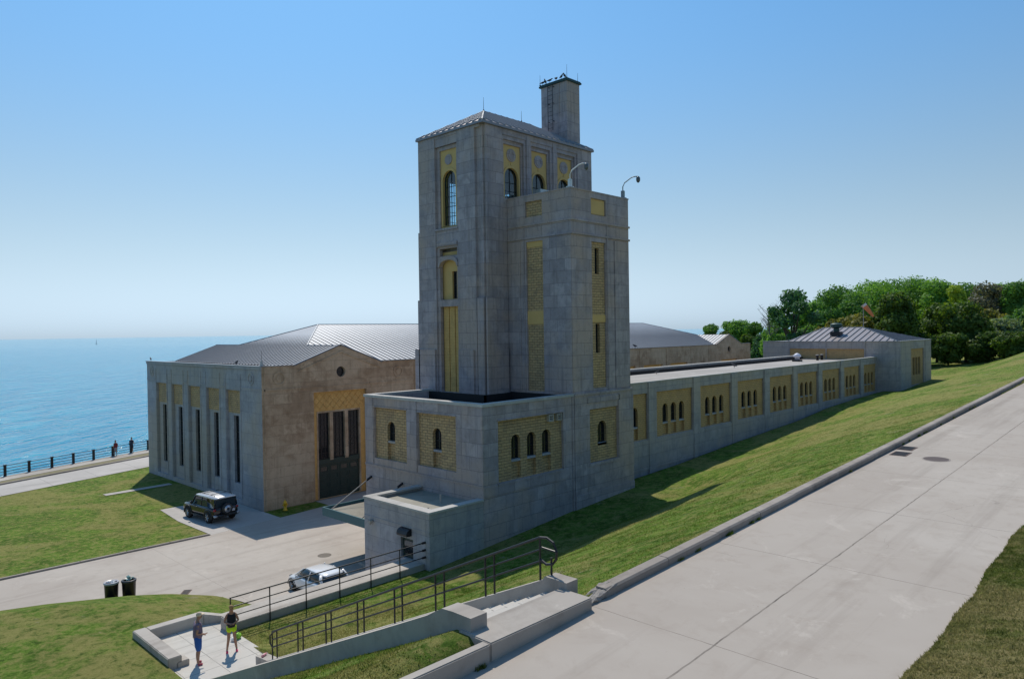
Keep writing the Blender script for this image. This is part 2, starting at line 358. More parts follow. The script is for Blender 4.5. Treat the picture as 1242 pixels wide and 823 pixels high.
def seams(mb, poly, axis, spacing, w=.05, h=.07, off=0):
    "standing ribs on a planar roof polygon; axis = coordinate held constant along a rib"
    P = [Vector(p) for p in poly]; nrm = (P[1]-P[0]).cross(P[2]-P[0])
    if nrm.z < 0: nrm = -nrm
    nrm.normalize(); d0 = nrm.dot(P[0]); a = axis; b = 1-axis
    lo = min(p[a] for p in P)+off; hi = max(p[a] for p in P)
    c = lo+spacing*.5
    while c < hi:
        xs = []
        for i in range(len(P)):
            p, q = P[i], P[(i+1) % len(P)]
            if (p[a]-c)*(q[a]-c) < 0: xs.append(p[b]+(q[b]-p[b])*(c-p[a])/(q[a]-p[a]))
        xs.sort()
        for k in range(0, len(xs)-1, 2):
            pts = []
            for t in (xs[k], xs[k+1]):
                v = [0, 0]; v[a] = c; v[b] = t
                pts.append(Vector((v[0], v[1], (d0-nrm.x*v[0]-nrm.y*v[1])/nrm.z)))
            if (pts[1]-pts[0]).length < .15: continue
            side = Vector((1, 0, 0)) if a == 0 else Vector((0, 1, 0))
            vs = []
            for p in pts:
                for sgn, hh in ((-1, 0), (1, 0), (1, h), (-1, h)): vs.append(p+side*sgn*w/2+nrm*hh)
            mb.add(vs, [(0, 1, 5, 4), (1, 2, 6, 5), (2, 3, 7, 6), (3, 0, 4, 7), (0, 3, 2, 1), (4, 5, 6, 7)])
        c += spacing
def window(F, parent, u0, u1, v0, v1, n, arched=False, bars=(0, 2), fw_=.05, glass='glass', name='window'):
    "framed window standing in its reveal at depth n, its pane a child"
    mk = (lambda a, b, c, d: arch(a, b, c, d)) if arched else rect
    f = MB(); layer(f, F, mk(u0+.002, u1-.002, v0+.002, v1-.002), [mk(u0+fw_, u1-fw_, v0+fw_, v1-fw_)], n-.06, n)
    nv, nh = bars
    def bar(a, b, c, d):
        p = [F(a, c, n-.045), F(b, d, n-.012)]
        f.box(min(p[0][0], p[1][0]), max(p[0][0], p[1][0]), min(p[0][1], p[1][1]), max(p[0][1], p[1][1]), c, d)
    for k in range(1, nv+1):
        u = u0+(u1-u0)*k/(nv+1); bar(u-.018, u+.018, v0+fw_, (v1-fw_*1.5) if not arched else v1-fw_*1.2)
    for k in range(1, nh+1):
        v = v0+(v1-v0-(.3*(u1-u0) if arched else 0))*k/(nh+1); bar(u0+fw_, u1-fw_, v-.018, v+.018)
    fo = f.build(name, M['frame'], parent)
    g = MB(); l = mk(u0+fw_*.6, u1-fw_*.6, v0+fw_*.6, v1-fw_*.6); layer(g, F, l, [], n-.055, n-.05)
    g.build('pane', M[glass], fo)
    return fo
def sill(mb, F, u0, u1, v, n, d=.12, h=.1):
    p = [F(u0-.06, v-h, -.5+n), F(u1+.06, v, n+d-.05)]
    a = [min(p[0][i], p[1][i]) for i in range(3)]; b = [max(p[0][i], p[1][i]) for i in range(3)]
    mb.box(a[0], b[0], a[1], b[1], a[2], b[2])
def slab(mb, F, u0, u1, v0, v1, n0, n1):
    p = [F(u0, v0, n0), F(u1, v1, n1)]
    a = [min(p[0][i], p[1][i]) for i in range(3)]; b = [max(p[0][i], p[1][i]) for i in range(3)]
    mb.box(a[0], b[0], a[1], b[1], a[2], b[2])

# ------------------------------------------------------------------ terrain
def interp(x, xs, ys): return np.interp(x, xs, ys)
def roadz(X): return 7.45+.031*(X-11.7)
DRV = [(-60, 55), (-20, 48.5), (7.2, 41.0), (9.4, 40.1), (12.5, 38.3), (14, 37), (15.3, 35.2), (15.9, 32.8), (16.1, 28)]
def dist_poly(X, Y, P):
    d = np.full(X.shape, 1e9)
    for (ax, ay), (bx, by) in zip(P[:-1], P[1:]):
        t = np.clip(((X-ax)*(bx-ax)+(Y-ay)*(by-ay))/((bx-ax)**2+(by-ay)**2), 0, 1)
        d = np.minimum(d, np.hypot(X-ax-t*(bx-ax), Y-ay-t*(by-ay)))
    return d
def inside_hill(X, Y):
    "near side of the driveway edge"
    px = [p[0] for p in DRV]; py = [p[1] for p in DRV]
    return Y < np.interp(X, px, py, right=27.0)
def shoreY(X): return 81.9+.405*(X-15)+np.clip(X-60, 0, 400)*.1
def ground(X, Y):
    X = np.asarray(X, float); Y = np.asarray(Y, float)
    zr = roadz(X)+.13
    zb = interp(X, [0, 21.7, 32.8, 38.8, 47, 56, 68, 75, 83, 93, 106, 130, 180], [1.5, 1.55, 2.4, 2.75, 3.05, 3.55, 4.05, 4.6, 4.9, 5.1, 5.8, 7.0, 8.5])
    yb = interp(X, [11.6, 17, 38.8, 40, 90, 106], [22.9, 26.9, 26.9, 28.6, 28.6, 26.2])
    ysh = interp(X, [11.6, 16, 38.8, 42, 90, 106], [22.9, 22.9, 22.7, 24.6, 25.2, 23.5])       # where the shelf by the wall begins
    ycr = interp(X, [11.6, 16, 106], [14, 17, 16.5]); fcr = interp(X, [11.6, 16, 20, 105], [.645, .5, .5, .7])
    zs = zb+.12
    t = np.clip((Y-9.1)/(yb-9.1), 0, 1)
    bumpy = .035*np.sin(X*.7+1.3*np.sin(Y*.5))*np.sin(Y*.9+X*.23)+.02*np.sin(X*2.1+Y*1.7)
    zc = zs+(zr-zs)*fcr
    slope = np.where(Y < ycr, zr+(zc-zr)*(Y-9.1)/(ycr-9.1), np.where(Y < ysh, zc+(zs-zc)*(Y-ycr)/(ysh-ycr), zs+(zb-zs)*np.clip((Y-ysh)/(yb-ysh+.01), 0, 1)))
    # round off crest and toe
    for yc_, k_, w_ in ((ycr, -.11, 1.1), (ysh, .12, 1.0)): slope = slope+k_*np.exp(-((Y-yc_)/w_)**2)*np.clip((X-14)/3, 0, 1)
    slope = slope+bumpy*np.clip(t*12, 0, 1)*np.clip((1-t)*8, 0, 1)
    left = zr-.28-.4505*np.clip(Y-9.75, 0, 13.2)
    slope = np.where(X < 8.6, np.where(Y < 9.3, zr-.02, left+.40+bumpy), slope)
    z = slope
    # behind the buildings / lawns
    hill = 1.95*np.clip(dist_poly(X, Y, DRV)/6.0, 0, 1)**.8*(inside_hill(X, Y))+.02*bumpy
    back = np.where(X < 106, hill, zb*np.clip(1-(Y-26)/70, 0, 1))
    z = np.where(Y >= yb+.35, back, z)
    under = (X > 38.9) & (X < 107) & (Y > 28.9)
    z = np.where(under, -.03, z)
    z = np.where((X >= 16) & (X < 39) & (Y > 27.3), -.03, z)
    z = np.where((X > 11.8) & (X < 21.9) & (Y > 22.9) & (Y < 27.3), np.maximum(z, 1.52+.02*bumpy), z)
    z = np.where((Y > 46.5) | ((X > 16.2) & (Y > 28) & (X < 106)), np.where(X < 106, -.02, z), z)
    # driveway pocket
    z = np.where((X < 25) & (Y > 28) & (Y < 46.5) & ~inside_hill(X, Y), -.06, z)
    # stairs and plaza are sunk in
    z = np.where((X > 8.6) & (X < 11.5) & (Y > 9.1) & (Y < 22.9), z-.7, z)
    z = np.where((X > 9.0) & (X < 11.8) & (Y >= 22.4) & (Y < 28.4), 1.5, z)
    # road
    z = np.where((Y <= 9.1), roadz(X)-.12, z)
    z = np.where(Y < 3.5, roadz(X)-.05, z)
    # shore
    z = np.where(Y > shoreY(X)-.3, -7, z)
    return z
def sym(a, b, n): return list(np.linspace(a, b, n))
gx = sorted(set([round(v, 3) for v in sym(-60, 4, 40)+sym(4, 30, 105)+sym(30, 110, 160)+sym(110, 420, 80)+[8.58, 8.62, 11.48, 11.52, 8.98, 9.02, 11.78, 11.82, 15.98, 16.02, 16.22]]))
gy = sorted(set([round(v, 3) for v in sym(-60, 3, 16)+sym(9.12, 29.4, 100)+sym(29.4, 48, 50)+sym(48, 75, 30)+sym(75, 330, 260)+[9.08, 3.5, 22.38, 22.42, 27.28, 27.32, 28.38, 28.42]]))
GX, GY = np.meshgrid(np.array(gx), np.array(gy)); GZ = ground(GX, GY)
nx, ny = len(gx), len(gy)
idx = np.arange(nx*ny).reshape(ny, nx)
quads = np.stack([idx[:-1, :-1], idx[:-1, 1:], idx[1:, 1:], idx[1:, :-1]], -1).reshape(-1, 4)
me = bpy.data.meshes.new('lawn'); me.from_pydata(np.stack([GX, GY, GZ], -1).reshape(-1, 3).tolist(), [], quads.tolist())
me.materials.append(M['grass']); me.polygons.foreach_set('use_smooth', [True]*len(me.polygons)); me.update()
lawn = bpy.data.objects.new('lawn', me); C.objects.link(lawn); struct(lawn)

# water
def watermat():
    m, nt, b = newmat('lake_water'); p = pos(nt)
    rot = N(nt, 'ShaderNodeMapping'); rot.inputs['Rotation'].default_value = (0, 0, R(46)); nt.links.new(p, rot.inputs['Vector'])
    v = rot.outputs[0]
    n1 = noise(nt, mapping(nt, v, (.22, .075, .1)), 1, 4, .6, .6)
    n2 = noise(nt, mapping(nt, v, (.9, .35, .3)), 1, 4, .6, .3)
    n3 = noise(nt, mapping(nt, v, (.02, .006, .01)), 1, 5, .6, 1.0)
    base = mixc(nt, (.0, .19, .33), (.004, .27, .44), n3)
    base = mixc(nt, base, (.02, .38, .52), ramp(nt, n1, [(.45, 0.0), (.7, .7)]))
    nt.links.new(base, b.inputs['Base Color']); b.inputs['Roughness'].default_value = .14; b.inputs['IOR'].default_value = 1.24
    h = math_(nt, 'ADD', math_(nt, 'MULTIPLY', n1, 2.2), math_(nt, 'MULTIPLY', n2, .6))
    ln = N(nt, 'ShaderNodeVectorMath', operation='LENGTH'); nt.links.new(p, ln.inputs[0])
    calm = N(nt, 'ShaderNodeMapRange'); calm.inputs[1].default_value = 80; calm.inputs[2].default_value = 1600; calm.inputs[3].default_value = 1.0; calm.inputs[4].default_value = .45; nt.links.new(ln.outputs['Value'], calm.inputs[0])
    bn = N(nt, 'ShaderNodeBump'); bn.inputs['Distance'].default_value = .8; nt.links.new(h, bn.inputs['Height']); nt.links.new(calm.outputs[0], bn.inputs['Strength']); nt.links.new(bn.outputs[0], b.inputs['Normal'])
    return m
w = MB(); w.add([(-20000, -20000, -2.6), (40000, -20000, -2.6), (40000, 40000, -2.6), (-20000, 40000, -2.6)], [(0, 1, 2, 3)])
struct(w.build('lake_water', watermat()))

# road sheet, kerb, verge bank
rd = MB(); xs = sym(-12, 150, 55)
for a, b in zip(xs[:-1], xs[1:]):
    rd.add([(a, 3.0, roadz(a)), (b, 3.0, roadz(b)), (b, 8.93, roadz(b)), (a, 8.93, roadz(a))], [(0, 1, 2, 3)])
struct(rd.build('road', M['road']))
def kerbpoly(mb, pts, w0, w1, h, base=-.3, sections=None):
    pass
kb = MB()
ks = [11.9+2.4*i for i in range(58)]
for i, (a, b) in enumerate(zip(ks[:-1], ks[1:])):
    j = random.uniform(-.012, .012); g = .012
    y0, y1 = 8.92+.004*max(0, min(a, 60)-12)+j, 9.2+.004*max(0, min(a, 60)-12)+j; hz = .19
    vs = []
    for x in (a+g, b-g):
        z = roadz(x); vs += [(x, y0, z-.3), (x, y0, z+hz-.04), (x, y0+.04, z+hz), (x, y1, z+hz), (x, y1, z-.3)]
    kb.add(vs, [(0, 1, 6, 5), (1, 2, 7, 6), (2, 3, 8, 7), (3, 4, 9, 8), (0, 4, 3, 2, 1), (5, 6, 7, 8, 9)])
struct(kb.build('kerb', M['kerb']))
# broken end of the kerb
bk = MB(); bm = bmesh.new()
bmesh.ops.create_cube(bm, size=1); bmesh.ops.subdivide_edges(bm, edges=bm.edges[:], cuts=7, use_grid_fill=True)
for v in bm.verts:
    x = 11.32+(v.co.x+.5)*1.0; hz = .05+.13*min(1, max(0, x-11.35)/.7)
    v.co = Vector((x, 8.93+(v.co.y+.5)*.3, roadz(x)-.2+(v.co.z+.5)*(hz+.2)))+Vector([random.uniform(-.022, .022) for _ in range(3)])
bm.verts.index_update(); bk.add([v.co[:] for v in bm.verts], [[v.index for v in f.verts] for f in bm.faces]); bm.free()
struct(bk.build('broken_kerb', M['broken']))
# verge on the near side of the road
vg = MB(); xs = [-15+.11*i for i in range(1600)]
rows = [(0, .012), (-.12, .05), (-.45, .09), (-1.2, .22), (-2.4, .6), (-4.5, 1.5), (-10, 3.2), (-40, 6)]
edge = [3.38+.035*math.sin(x*.7)+.03*math.sin(x*2.1+1)+random.uniform(-.02, .02) for x in xs]
vs = [(x, e+dy+(0 if k else 0), roadz(x)+dz+(random.uniform(-.015, .015) if k else 0)) for k, (dy, dz) in enumerate(rows) for x, e in zip(xs, edge)]
n_ = len(xs); vg.add(vs, [(k*n_+i, k*n_+i+1, (k+1)*n_+i+1, (k+1)*n_+i) for k in range(len(rows)-1) for i in range(n_-1)])
struct(vg.build('grass_verge', M['verge'], smooth=True))

# driveway, apron, paths (sheets)
def sheet(name, pts, z, mat):
    m = MB(); tri = tessellate_polygon([[Vector((x, y, 0)) for x, y in pts]])
    m.add([(x, y, z) for x, y in pts], [tuple(t) for t in tri]); return struct(m.build(name, mat))
sheet('driveway', [(-60, 55), (-20, 48.5), (7.2, 41.0), (9.4, 40.1), (11, 39.3), (12.5, 38.3), (14, 37), (15.0, 35.7), (15.6, 34.4), (15.95, 32.8), (16.1, 28.4), (25.3, 28.4), (25.3, 37.25), (39, 37.25), (60, 37.9), (60, 48.0), (34.2, 48.0), (34.2, 49.88), (29.2, 49.88), (29.2, 48), (24.9, 47.4), (19.7, 46.75), (-60, 46.75)], .005, M['drive'])
sheet('parking_apron', [(19.7, 46.75), (24.9, 47.4), (24.9, 56.6), (20.0, 56.5), (19.6, 52)], .009, M['path'])
sheet('lakeside_path', [(-60, 46.5), (12.8, 71.7), (26, 76.2), (70, 92), (70, 98), (28.3, 82.7), (13.8, 77.2), (-60, 52)], .012, M['path'])
sheet('promenade_dirt', [(-60, 52.1), (13.8, 77.3), (28.3, 82.8), (70, 98.1), (70, 102), (28.6, 86.2), (14.2, 80.6), (-60, 53.4)], .008, M['dirt'])
sheet('garden_slab', [(18.8, 65.0), (24.2, 65.3), (24.2, 66.1), (18.8, 65.8)], .02, M['path'])
k2 = MB()
for i in range(32):
    a = 19.6-2.5*i; b = a-2.48
    k2.rbox(b, a, 46.72, 46.92, -.1, .1, .02)
struct(k2.build('driveway_kerb', M['kerb']))
pk = MB(); pts_ = [(-60, 52.05), (13.8, 77.25), (28.3, 82.78), (70, 98.05)]
for (ax_, ay_), (bx_, by_) in zip(pts_[:-1], pts_[1:]):
    dv = Vector((bx_-ax_, by_-ay_, 0)).normalized(); nv = Vector((-dv.y, dv.x, 0))*.1
    pk.prism([Vector((ax_, ay_, -.1))-nv, Vector((bx_, by_, -.1))-nv, Vector((bx_, by_, -.1))+nv, Vector((ax_, ay_, -.1))+nv], (0, 0, 0), (0, 0, .24))
struct(pk.build('path_kerb', M['kerb']))
# seawall edge
sw = MB(); pts = [(-60+5*i, float(shoreY(-60+5*i))) for i in range(60)]
for (a, ay), (b, by) in zip(pts[:-1], pts[1:]):
    sw.add([(a, ay-2.3, .03), (b, by-2.3, .03), (b, by, .03), (a, ay, .03), (a, ay, -3), (b, by, -3), (a, ay-2.3, -.2), (b, by-2.3, -.2)],
           [(0, 1, 2, 3), (3, 2, 5, 4), (0, 6, 7, 1)])
struct(sw.build('seawall', M['wallc']))

# ================================================================== FILTRATION HALL (long building by the lake)
hall = thing('filtration_hall', 'long limestone hall beside the lake with metal hip roof and gabled end pavilions', 'building', (24.94, 49.9, 0))
def kid(mb, name, mat, root, smooth=False):
    "build with world coordinates under a root that is not at the origin"
    o = mb.build(name, mat, root, smooth); L = root
    off = Vector((0, 0, 0))
    while L: off += L.location; L = L.parent
    if root.rotation_euler.z == 0: o.data.transform(Matrix.Translation(-off))
    return o
def sub(mb, name, mat, parent):
    o = mb.build(name, mat); off = Vector((0, 0, 0)); L = parent
    while L: off += L.location; L = L.parent
    o.data.transform(Matrix.Translation(-off)); o.parent = parent; return o
def kids(mb, name, mat, root, gap=.04):
    "like kid(), but pieces that stand apart become parts of their own"
    vs = [Vector(v) for v in mb.v]; par = list(range(len(vs)))
    def fnd(i):
        while par[i] != i: par[i] = par[par[i]]; i = par[i]
        return i
    for f in mb.f:
        r = fnd(f[0])
        for i in f[1:]: par[fnd(i)] = r
    comp = {}
    for i in range(len(vs)): comp.setdefault(fnd(i), []).append(i)
    items = []
    for k_, ids in comp.items():
        a = [min(vs[i][j] for i in ids)-gap/2 for j in range(3)]; b = [max(vs[i][j] for i in ids)+gap/2 for j in range(3)]
        items.append([a, b, {k_}])
    ch = True
    while ch:
        ch = False
        for i in range(len(items)):
            for j in range(i+1, len(items)):
                A, B = items[i], items[j]
                if all(A[0][k] <= B[1][k] and B[0][k] <= A[1][k] for k in range(3)):
                    A[0] = [min(A[0][k], B[0][k]) for k in range(3)]; A[1] = [max(A[1][k], B[1][k]) for k in range(3)]; A[2] |= B[2]
                    items.pop(j); ch = True; break
            if ch: break
    out = []
    for a, b, roots in items:
        m = MB(); mp = {}
        for i in range(len(vs)):
            if fnd(i) in roots: mp[i] = len(m.v); m.v.append(tuple(vs[i]))
        for f in mb.f:
            if f[0] in mp: m.f.append([mp[i] for i in f]); m.mi.append(0)
        out.append(kid(m, name, mat, root))
    return out
def win(root, F, *a, **k):
    f = window(F, None, *a, **k); off = root.location.copy()
    for c in list(f.children): c.data.transform(Matrix.Translation(-off))
    f.data.transform(Matrix.Translation(-off)); f.parent = root
    return f
X0, X1, Y0, Y1 = 24.94, 103.8, 49.9, 73.1
# left (-X) wall
F = FL(X0+.22)
bays = [54.6+3.7*k for k in range(5)]
core = MB()
layer(core, F, rect(Y0+.31, Y1-.02, -.5, 10.4), [rect(c-.45, c+.45, 1.45, 6.75) for c in bays], -.35, 0)
layer(core, FL(X0), rect(Y0+.003, Y1-.003, -.5, 10.6), [rect(c-1.15, c+1.3, .35, 8.75) for c in bays], -.219, 0)
for c in bays:
    slab(core, FL(X0), c-1.32, c-1.2, .4, 10.05, 0, .035); slab(core, FL(X0), c+1.36, c+1.48, .4, 10.05, 0, .035)
for a, b in [(Y0+.02, 53.2)]+[(c+1.5, c+3.7-1.35) for c in bays[:-1]]+[(bays[-1]+1.5, Y1-.02)]:
    slab(core, FL(X0), a, b, 8.98, 9.08, 0, .05)
slab(core, FL(X0), Y0-.05, Y1, 10.45, 10.66, 0, .07)
for c in (51.5, 71.9): slab(core, FL(X0), 0, 0, 0, 0, 0, 0) if 0 else None
for cu in (51.6, 71.8):
    ly = circ(cu, 9.75, .5); layer(core, FL(X0), ly, [circ(cu, 9.75, .36)], 0, .04); layer(core, FL(X0), circ(cu, 9.75, .22), [], 0, .05)
# other plain walls
core.box(X0+.3, X1, Y1-.5, Y1, -.5, 10.6); core.box(X1-.5, X1, Y0+.5, Y1-.5, -.5, 10.6)
kid(core, 'wall', M['stone_pale'], hall)
yb_ = MB()
for c in bays: layer(yb_, FL(X0+.22), rect(c-1.14, c+1.29, 6.95, 8.74), [], 0, .035)
kids(yb_, 'brick_panel', M['brick_rough'], hall)
for c in bays: win(hall, FL(X0+.4), c-.44, c+.44, 1.46, 6.74, 0, bars=(1, 7))
# front (-Y) wall
fr = MB()
def hall_profile(u):
    for pk in (31.69, 97.05):
        if abs(u-pk) < 3.95: return 12.1-.37*abs(u-pk)
    return 10.66
prof = [(X0+.003, -.5), (X1, -.5), (X1, 10.66), (101.0, 10.66), (97.05, 12.12), (93.1, 10.66), (90, 10.68), (39.1, 10.68), (35.64, 10.66), (31.69, 12.12), (27.74, 10.66), (X0+.003, 10.66)]
cols = [74.9+6.1*k-6.1*6 for k in range(9)]
cols = [c for c in cols if c < 91 and c > 40]
ph = [rect(c, c+4.3, 1.0, 8.55) for c in cols if c+4.3 < 90.5]
layer(fr, FR(Y0), prof, [rect(29.2, 34.1, .0, 8.48), circ(31.69, 10.0, .42), rect(94.6, 99.5, 1.0, 8.48), circ(97.05, 10.0, .42)]+ph, -.3, 0)
layer(fr, FR(Y0+.3), [(X0+.3, -.5), (X1, -.5), (X1, 10.4), (X0+.3, 10.4)], [rect(29.7, 33.5, .02, 6.8)], -.3, -.002)
for cu in (26.35, 37.35): layer(fr, FR(Y0), circ(cu, 9.75, .52), [circ(cu, 9.75, .38)], 0, .05); layer(fr, FR(Y0), circ(cu, 9.75, .24), [], 0, .05)
# raking mouldings of the pediment and string course
for a, b in ((27.9, 31.69), (35.5, 31.69)):
    za, zb2 = 10.15, 11.55
    vs = [Vector((a, Y0-.06, za)), Vector((b, Y0-.06, zb2)), Vector((b, Y0-.06, zb2+.1)), Vector((a, Y0-.06, za+.1))]
    fr.prism(vs, (0, 0, 0), (0, .065, 0))
slab(fr, FR(Y0), X0+.02, 28.9, 8.86, 8.98, 0, .05); slab(fr, FR(Y0), 34.4, 39.05, 8.86, 8.98, 0, .05); slab(fr, FR(Y0), 28.95, 34.35, 8.86, 8.95, 0, .04)
slab(fr, FR(Y0), X0+.15, X0+.27, -.3, 10.6, 0, .05)
slab(fr, FR(Y0), 39.1, 39.25, -.3, 10.6, 0, .06)
for c in cols: slab(fr, FR(Y0), c-.95, c-.85, -.3, 10.5, 0, .05)
slab(fr, FR(Y0), 91.0, 91.15, -.3, 10.6, 0, .06)
# stone mullions between the three tall windows
for c in (29.95, 31.05, 32.2, 33.25):
    pass
for a, b in ((30.72, 31.02), (32.12, 32.42)): slab(fr, FR(Y0+.3), a, b, 3.0, 6.8, -.25, .08)
slab(fr, FR(Y0+.3), 29.62, 33.58, 6.8, 6.93, 0, .06)
slab(fr, FR(Y0+.3), 29.58, 29.7, .1, 6.8, 0, .06); slab(fr, FR(Y0+.3), 33.5, 33.62, .1, 6.8, 0, .06)
kid(fr, 'front_wall', M['stone_brown'], hall)
yp = MB(); layer(yp, FR(Y0+.3), rect(29.21, 34.09, .02, 8.47), [rect(29.58, 33.62, .0, 6.93)], -.0, .03)
for k in range(-6, 16):                                # diamond pattern in low relief
    for sg in (1, -1):
        u = 29.2+k*.6; seg = []
        for t in np.linspace(0, 1.35, 10):
            uu = u+sg*t*.95+(0 if sg > 0 else 2.0); vv = 7.02+t
            if 29.3 < uu < 34.0: seg.append((uu, vv))
        if len(seg) > 1:
            (a, c), (b, d) = seg[0], seg[-1]
            yp.prism([Vector((a-.03, Y0+.24, c)), Vector((a+.03, Y0+.24, c)), Vector((b+.03, Y0+.24, d)), Vector((b-.03, Y0+.24, d))], (0, 0, 0), (0, .031, 0))
for c in cols:
    if c+4.3 < 90.5: layer(yp, FR(Y0+.3), rect(c+.01, c+4.29, 1.01, 8.54), [], 0, .03)
layer(yp, FR(Y0+.3), rect(94.61, 99.49, 1.01, 8.47), [], 0, .03)
kids(yp, 'brick_panel', M['brick_gold'], hall)
for a, b in ((29.72, 30.7), (31.04, 32.1), (32.44, 33.48)): win(hall, FR(Y0+.42), a, b, 3.12, 6.78, 0, bars=(2, 7))
rw = MB(); layer(rw, FR(Y0+.28), circ(31.69, 10.0, .42), [circ(31.69, 10, .34)], -.02, .03)
rwo = kid(rw, 'round_window', M['frame'], hall)
g = MB(); layer(g, FR(Y0+.28), circ(31.69, 10.0, .36), [], 0, .01); kid(g, 'pane', M['glass'], rwo).matrix_parent_inverse
g = MB(); layer(g, FR(Y0+.28), circ(97.05, 10.0, .42), [circ(97.05, 10, .34)], -.02, .03); rw2 = kid(g, 'round_window', M['frame'], hall)
g = MB(); layer(g, FR(Y0+.28), circ(97.05, 10.0, .36), [], 0, .01); kid(g, 'pane', M['glass'], rw2)
dr = MB(); dr.box(29.72, 33.48, Y0+.4, Y0+.5, .02, 2.72)
for k in range(4):
    for j in range(4):
        a = 29.85+k*.92; b = a+.76; c = .15+j*.64; d = c+.5
        layer(dr, FR(Y0+.4), rect(a, b, c, d), [rect(a+.07, b-.07, c+.07, d-.07)], 0, .03)
dr.box(29.65, 33.55, Y0+.3, Y0+.5, 2.72, 3.1)
do = kid(dr, 'overhead_door', M['door_green'], hall)
for k in range(4):
    pn = MB(); layer(pn, FR(Y0+.4), rect(29.95+k*.92, 30.5+k*.92, 2.16, 2.48), [], 0, .012); sub(pn, 'door_pane', M['glass'], do)
# roof
roof = MB()
zE = 10.62; pk1, pk2, ym = 31.69, 97.05, 61.5; zr_ = 12.08; zt = 13.95
def hp(mir, x): return x if not mir else 128.74-x
polys = []
for mir in (False, True):
    g_ = lambda x, y, z: (hp(mir, x), y, z)
    polys.append(('y', [g_(27.5, 49.95, zE-.03), g_(pk1, 49.95, zr_), g_(pk1, 55.1, zr_), g_(36.6, ym, zt), g_(pk1, 67.9, zr_), g_(pk1, 73.05, zr_), g_(27.5, 73.05, zE-.03)]))
    polys.append(('y', [g_(pk1, 49.95, zr_), g_(35.7, 49.95, zE), g_(pk1, 55.1, zr_)]))
    polys.append(('y', [g_(pk1, 73.05, zr_), g_(35.7, 73.05, zE), g_(pk1, 67.9, zr_)]))
polys.append(('x', [(35.7, 49.95, zE), (93.04, 49.95, zE), (128.74-pk1, 55.1, zr_), (92.14, ym, zt), (36.6, ym, zt), (pk1, 55.1, zr_)]))
polys.append(('x', [(35.7, 73.05, zE), (93.04, 73.05, zE), (128.74-pk1, 67.9, zr_), (92.14, ym, zt), (36.6, ym, zt), (pk1, 67.9, zr_)]))
sm = MB()
for ax, P in polys:
    tri = tessellate_polygon([[Vector(p) for p in P]]); roof.add(P, [tuple(t) for t in tri])
    seams(sm, P, 0 if ax == 'x' else 1, .55, .045, .06)
roof.box(25.2, 27.52, 50.2, 72.9, 10.2, 10.35); roof.box(101.2, 103.6, 50.2, 72.9, 10.2, 10.35)
ro = kid(roof, 'roof', M['metal_roof'], hall)
sub(sm, 'roof_seams', M['seam'], ro)
cp = MB()
for a, b in ((( 36.6, ym, zt), (92.14, ym, zt)), ((36.6, ym, zt), (pk1, 55.1, zr_)), ((92.14, ym, zt), (97.05, 55.1, zr_)), ((pk1, 49.9, zr_), (pk1, 55.1, zr_)), ((pk1, 67.9, zr_), (pk1, 73.1, zr_)), ((27.5, 49.9, zE+.02), (pk1, 49.9, zr_+.08)), ((35.7, 49.9, zE+.02), (pk1, 49.9, zr_+.08)), ((36.6, ym, zt), (pk1, 67.9, zr_)),
             ((97.05, 49.9, zr_+.05), (92.9, 49.9, zE)), ((97.05, 49.9, zr_+.05), (101.1, 49.9, zE))): cp.tube([a, b], .06, 6)
cp.box(X0-.1, X0+.3, Y0-.06, Y1+.05, 10.66, 10.72); cp.box(35.7, 93.1, Y0-.12, Y0+.15, 10.68, 10.76); cp.box(X0+.3, 27.7, Y0-.08, Y0+.2, 10.66, 10.73); cp.box(101, X1, Y0-.08, Y0+.2, 10.66, 10.73)
sub(cp, 'ridge_cap', M['seam'], ro)

# ================================================================== TOWER BUILDING
tow = thing('tower_building', 'tall limestone tower with yellow brick panels rising from a low stone block', 'building', (25.34, 26.77, 0))
bx = MB(); BX, BY = 25.34, 26.77
Fl, Fr = FL(BX), FR(BY)
# base block stone skin, left face
layer(bx, Fl, rect(BY+.003, 37.297, -.5, 9.12), [rect(28.85, 32.15, 5.5, 8.5), rect(33.15, 36.35, 5.46, 8.55)], -.15, 0)
layer(bx, Fr, rect(BX+.003, 32.767, -.5, 9.12), [rect(26.46, 31.8, 5.0, 8.3)], -.15, 0)
slab(bx, Fl, BY-.03, 37.3, 4.95, 5.07, 0, .045); slab(bx, Fr, BX-.03, 32.2, 4.42, 4.95, 0, .03)
slab(bx, Fl, 32.2, 32.3, 5.1, 9.1, 0, .04); slab(bx, Fl, 36.42, 36.5, 5.1, 9.1, 0, .04)
slab(bx, Fr, 32.6, 32.74, 1.5, 9.1, 0, .05)
slab(bx, Fr, 26.4, 31.85, 8.3, 8.36, 0, .06); slab(bx, Fl, 28.8, 32.18, 8.5, 8.56, 0, .03); slab(bx, Fl, 33.1, 36.4, 8.55, 8.61, 0, .03)
slab(bx, Fr, 26.4, 31.85, 4.88, 5.0, 0, .05)
bx.box(BX+.2, 38.7, 36.9, 37.3, -.5, 9.12); bx.box(38.3, 38.7, 27.2, 36.9, -.5, 9.12)
kid(bx, 'wall', M['stone_grey'], tow)
bp = MB()
def slots(F, u0, u1, v0, v1): return rect(u0, u1, v0, v1)
holesL = [(34.35, 35.05), (30.2, 30.9)]
layer(bp, FL(BX+.15), rect(28.84, 32.16, 5.49, 8.51), [arch(30.22, 30.95, 5.5, 7.72)], -.25, .0)
layer(bp, FL(BX+.15), rect(33.14, 36.36, 5.45, 8.56), [arch(34.45, 35.18, 5.46, 7.75)], -.25, .0)
layer(bp, FL(BX+.33), rect(30.2, 30.97, 5.5, 6.42), [], -.05, 0); layer(bp, FL(BX+.33), rect(34.43, 35.2, 5.46, 6.5), [], -.05, 0)
wR = [27.95, 29.2, 30.45]
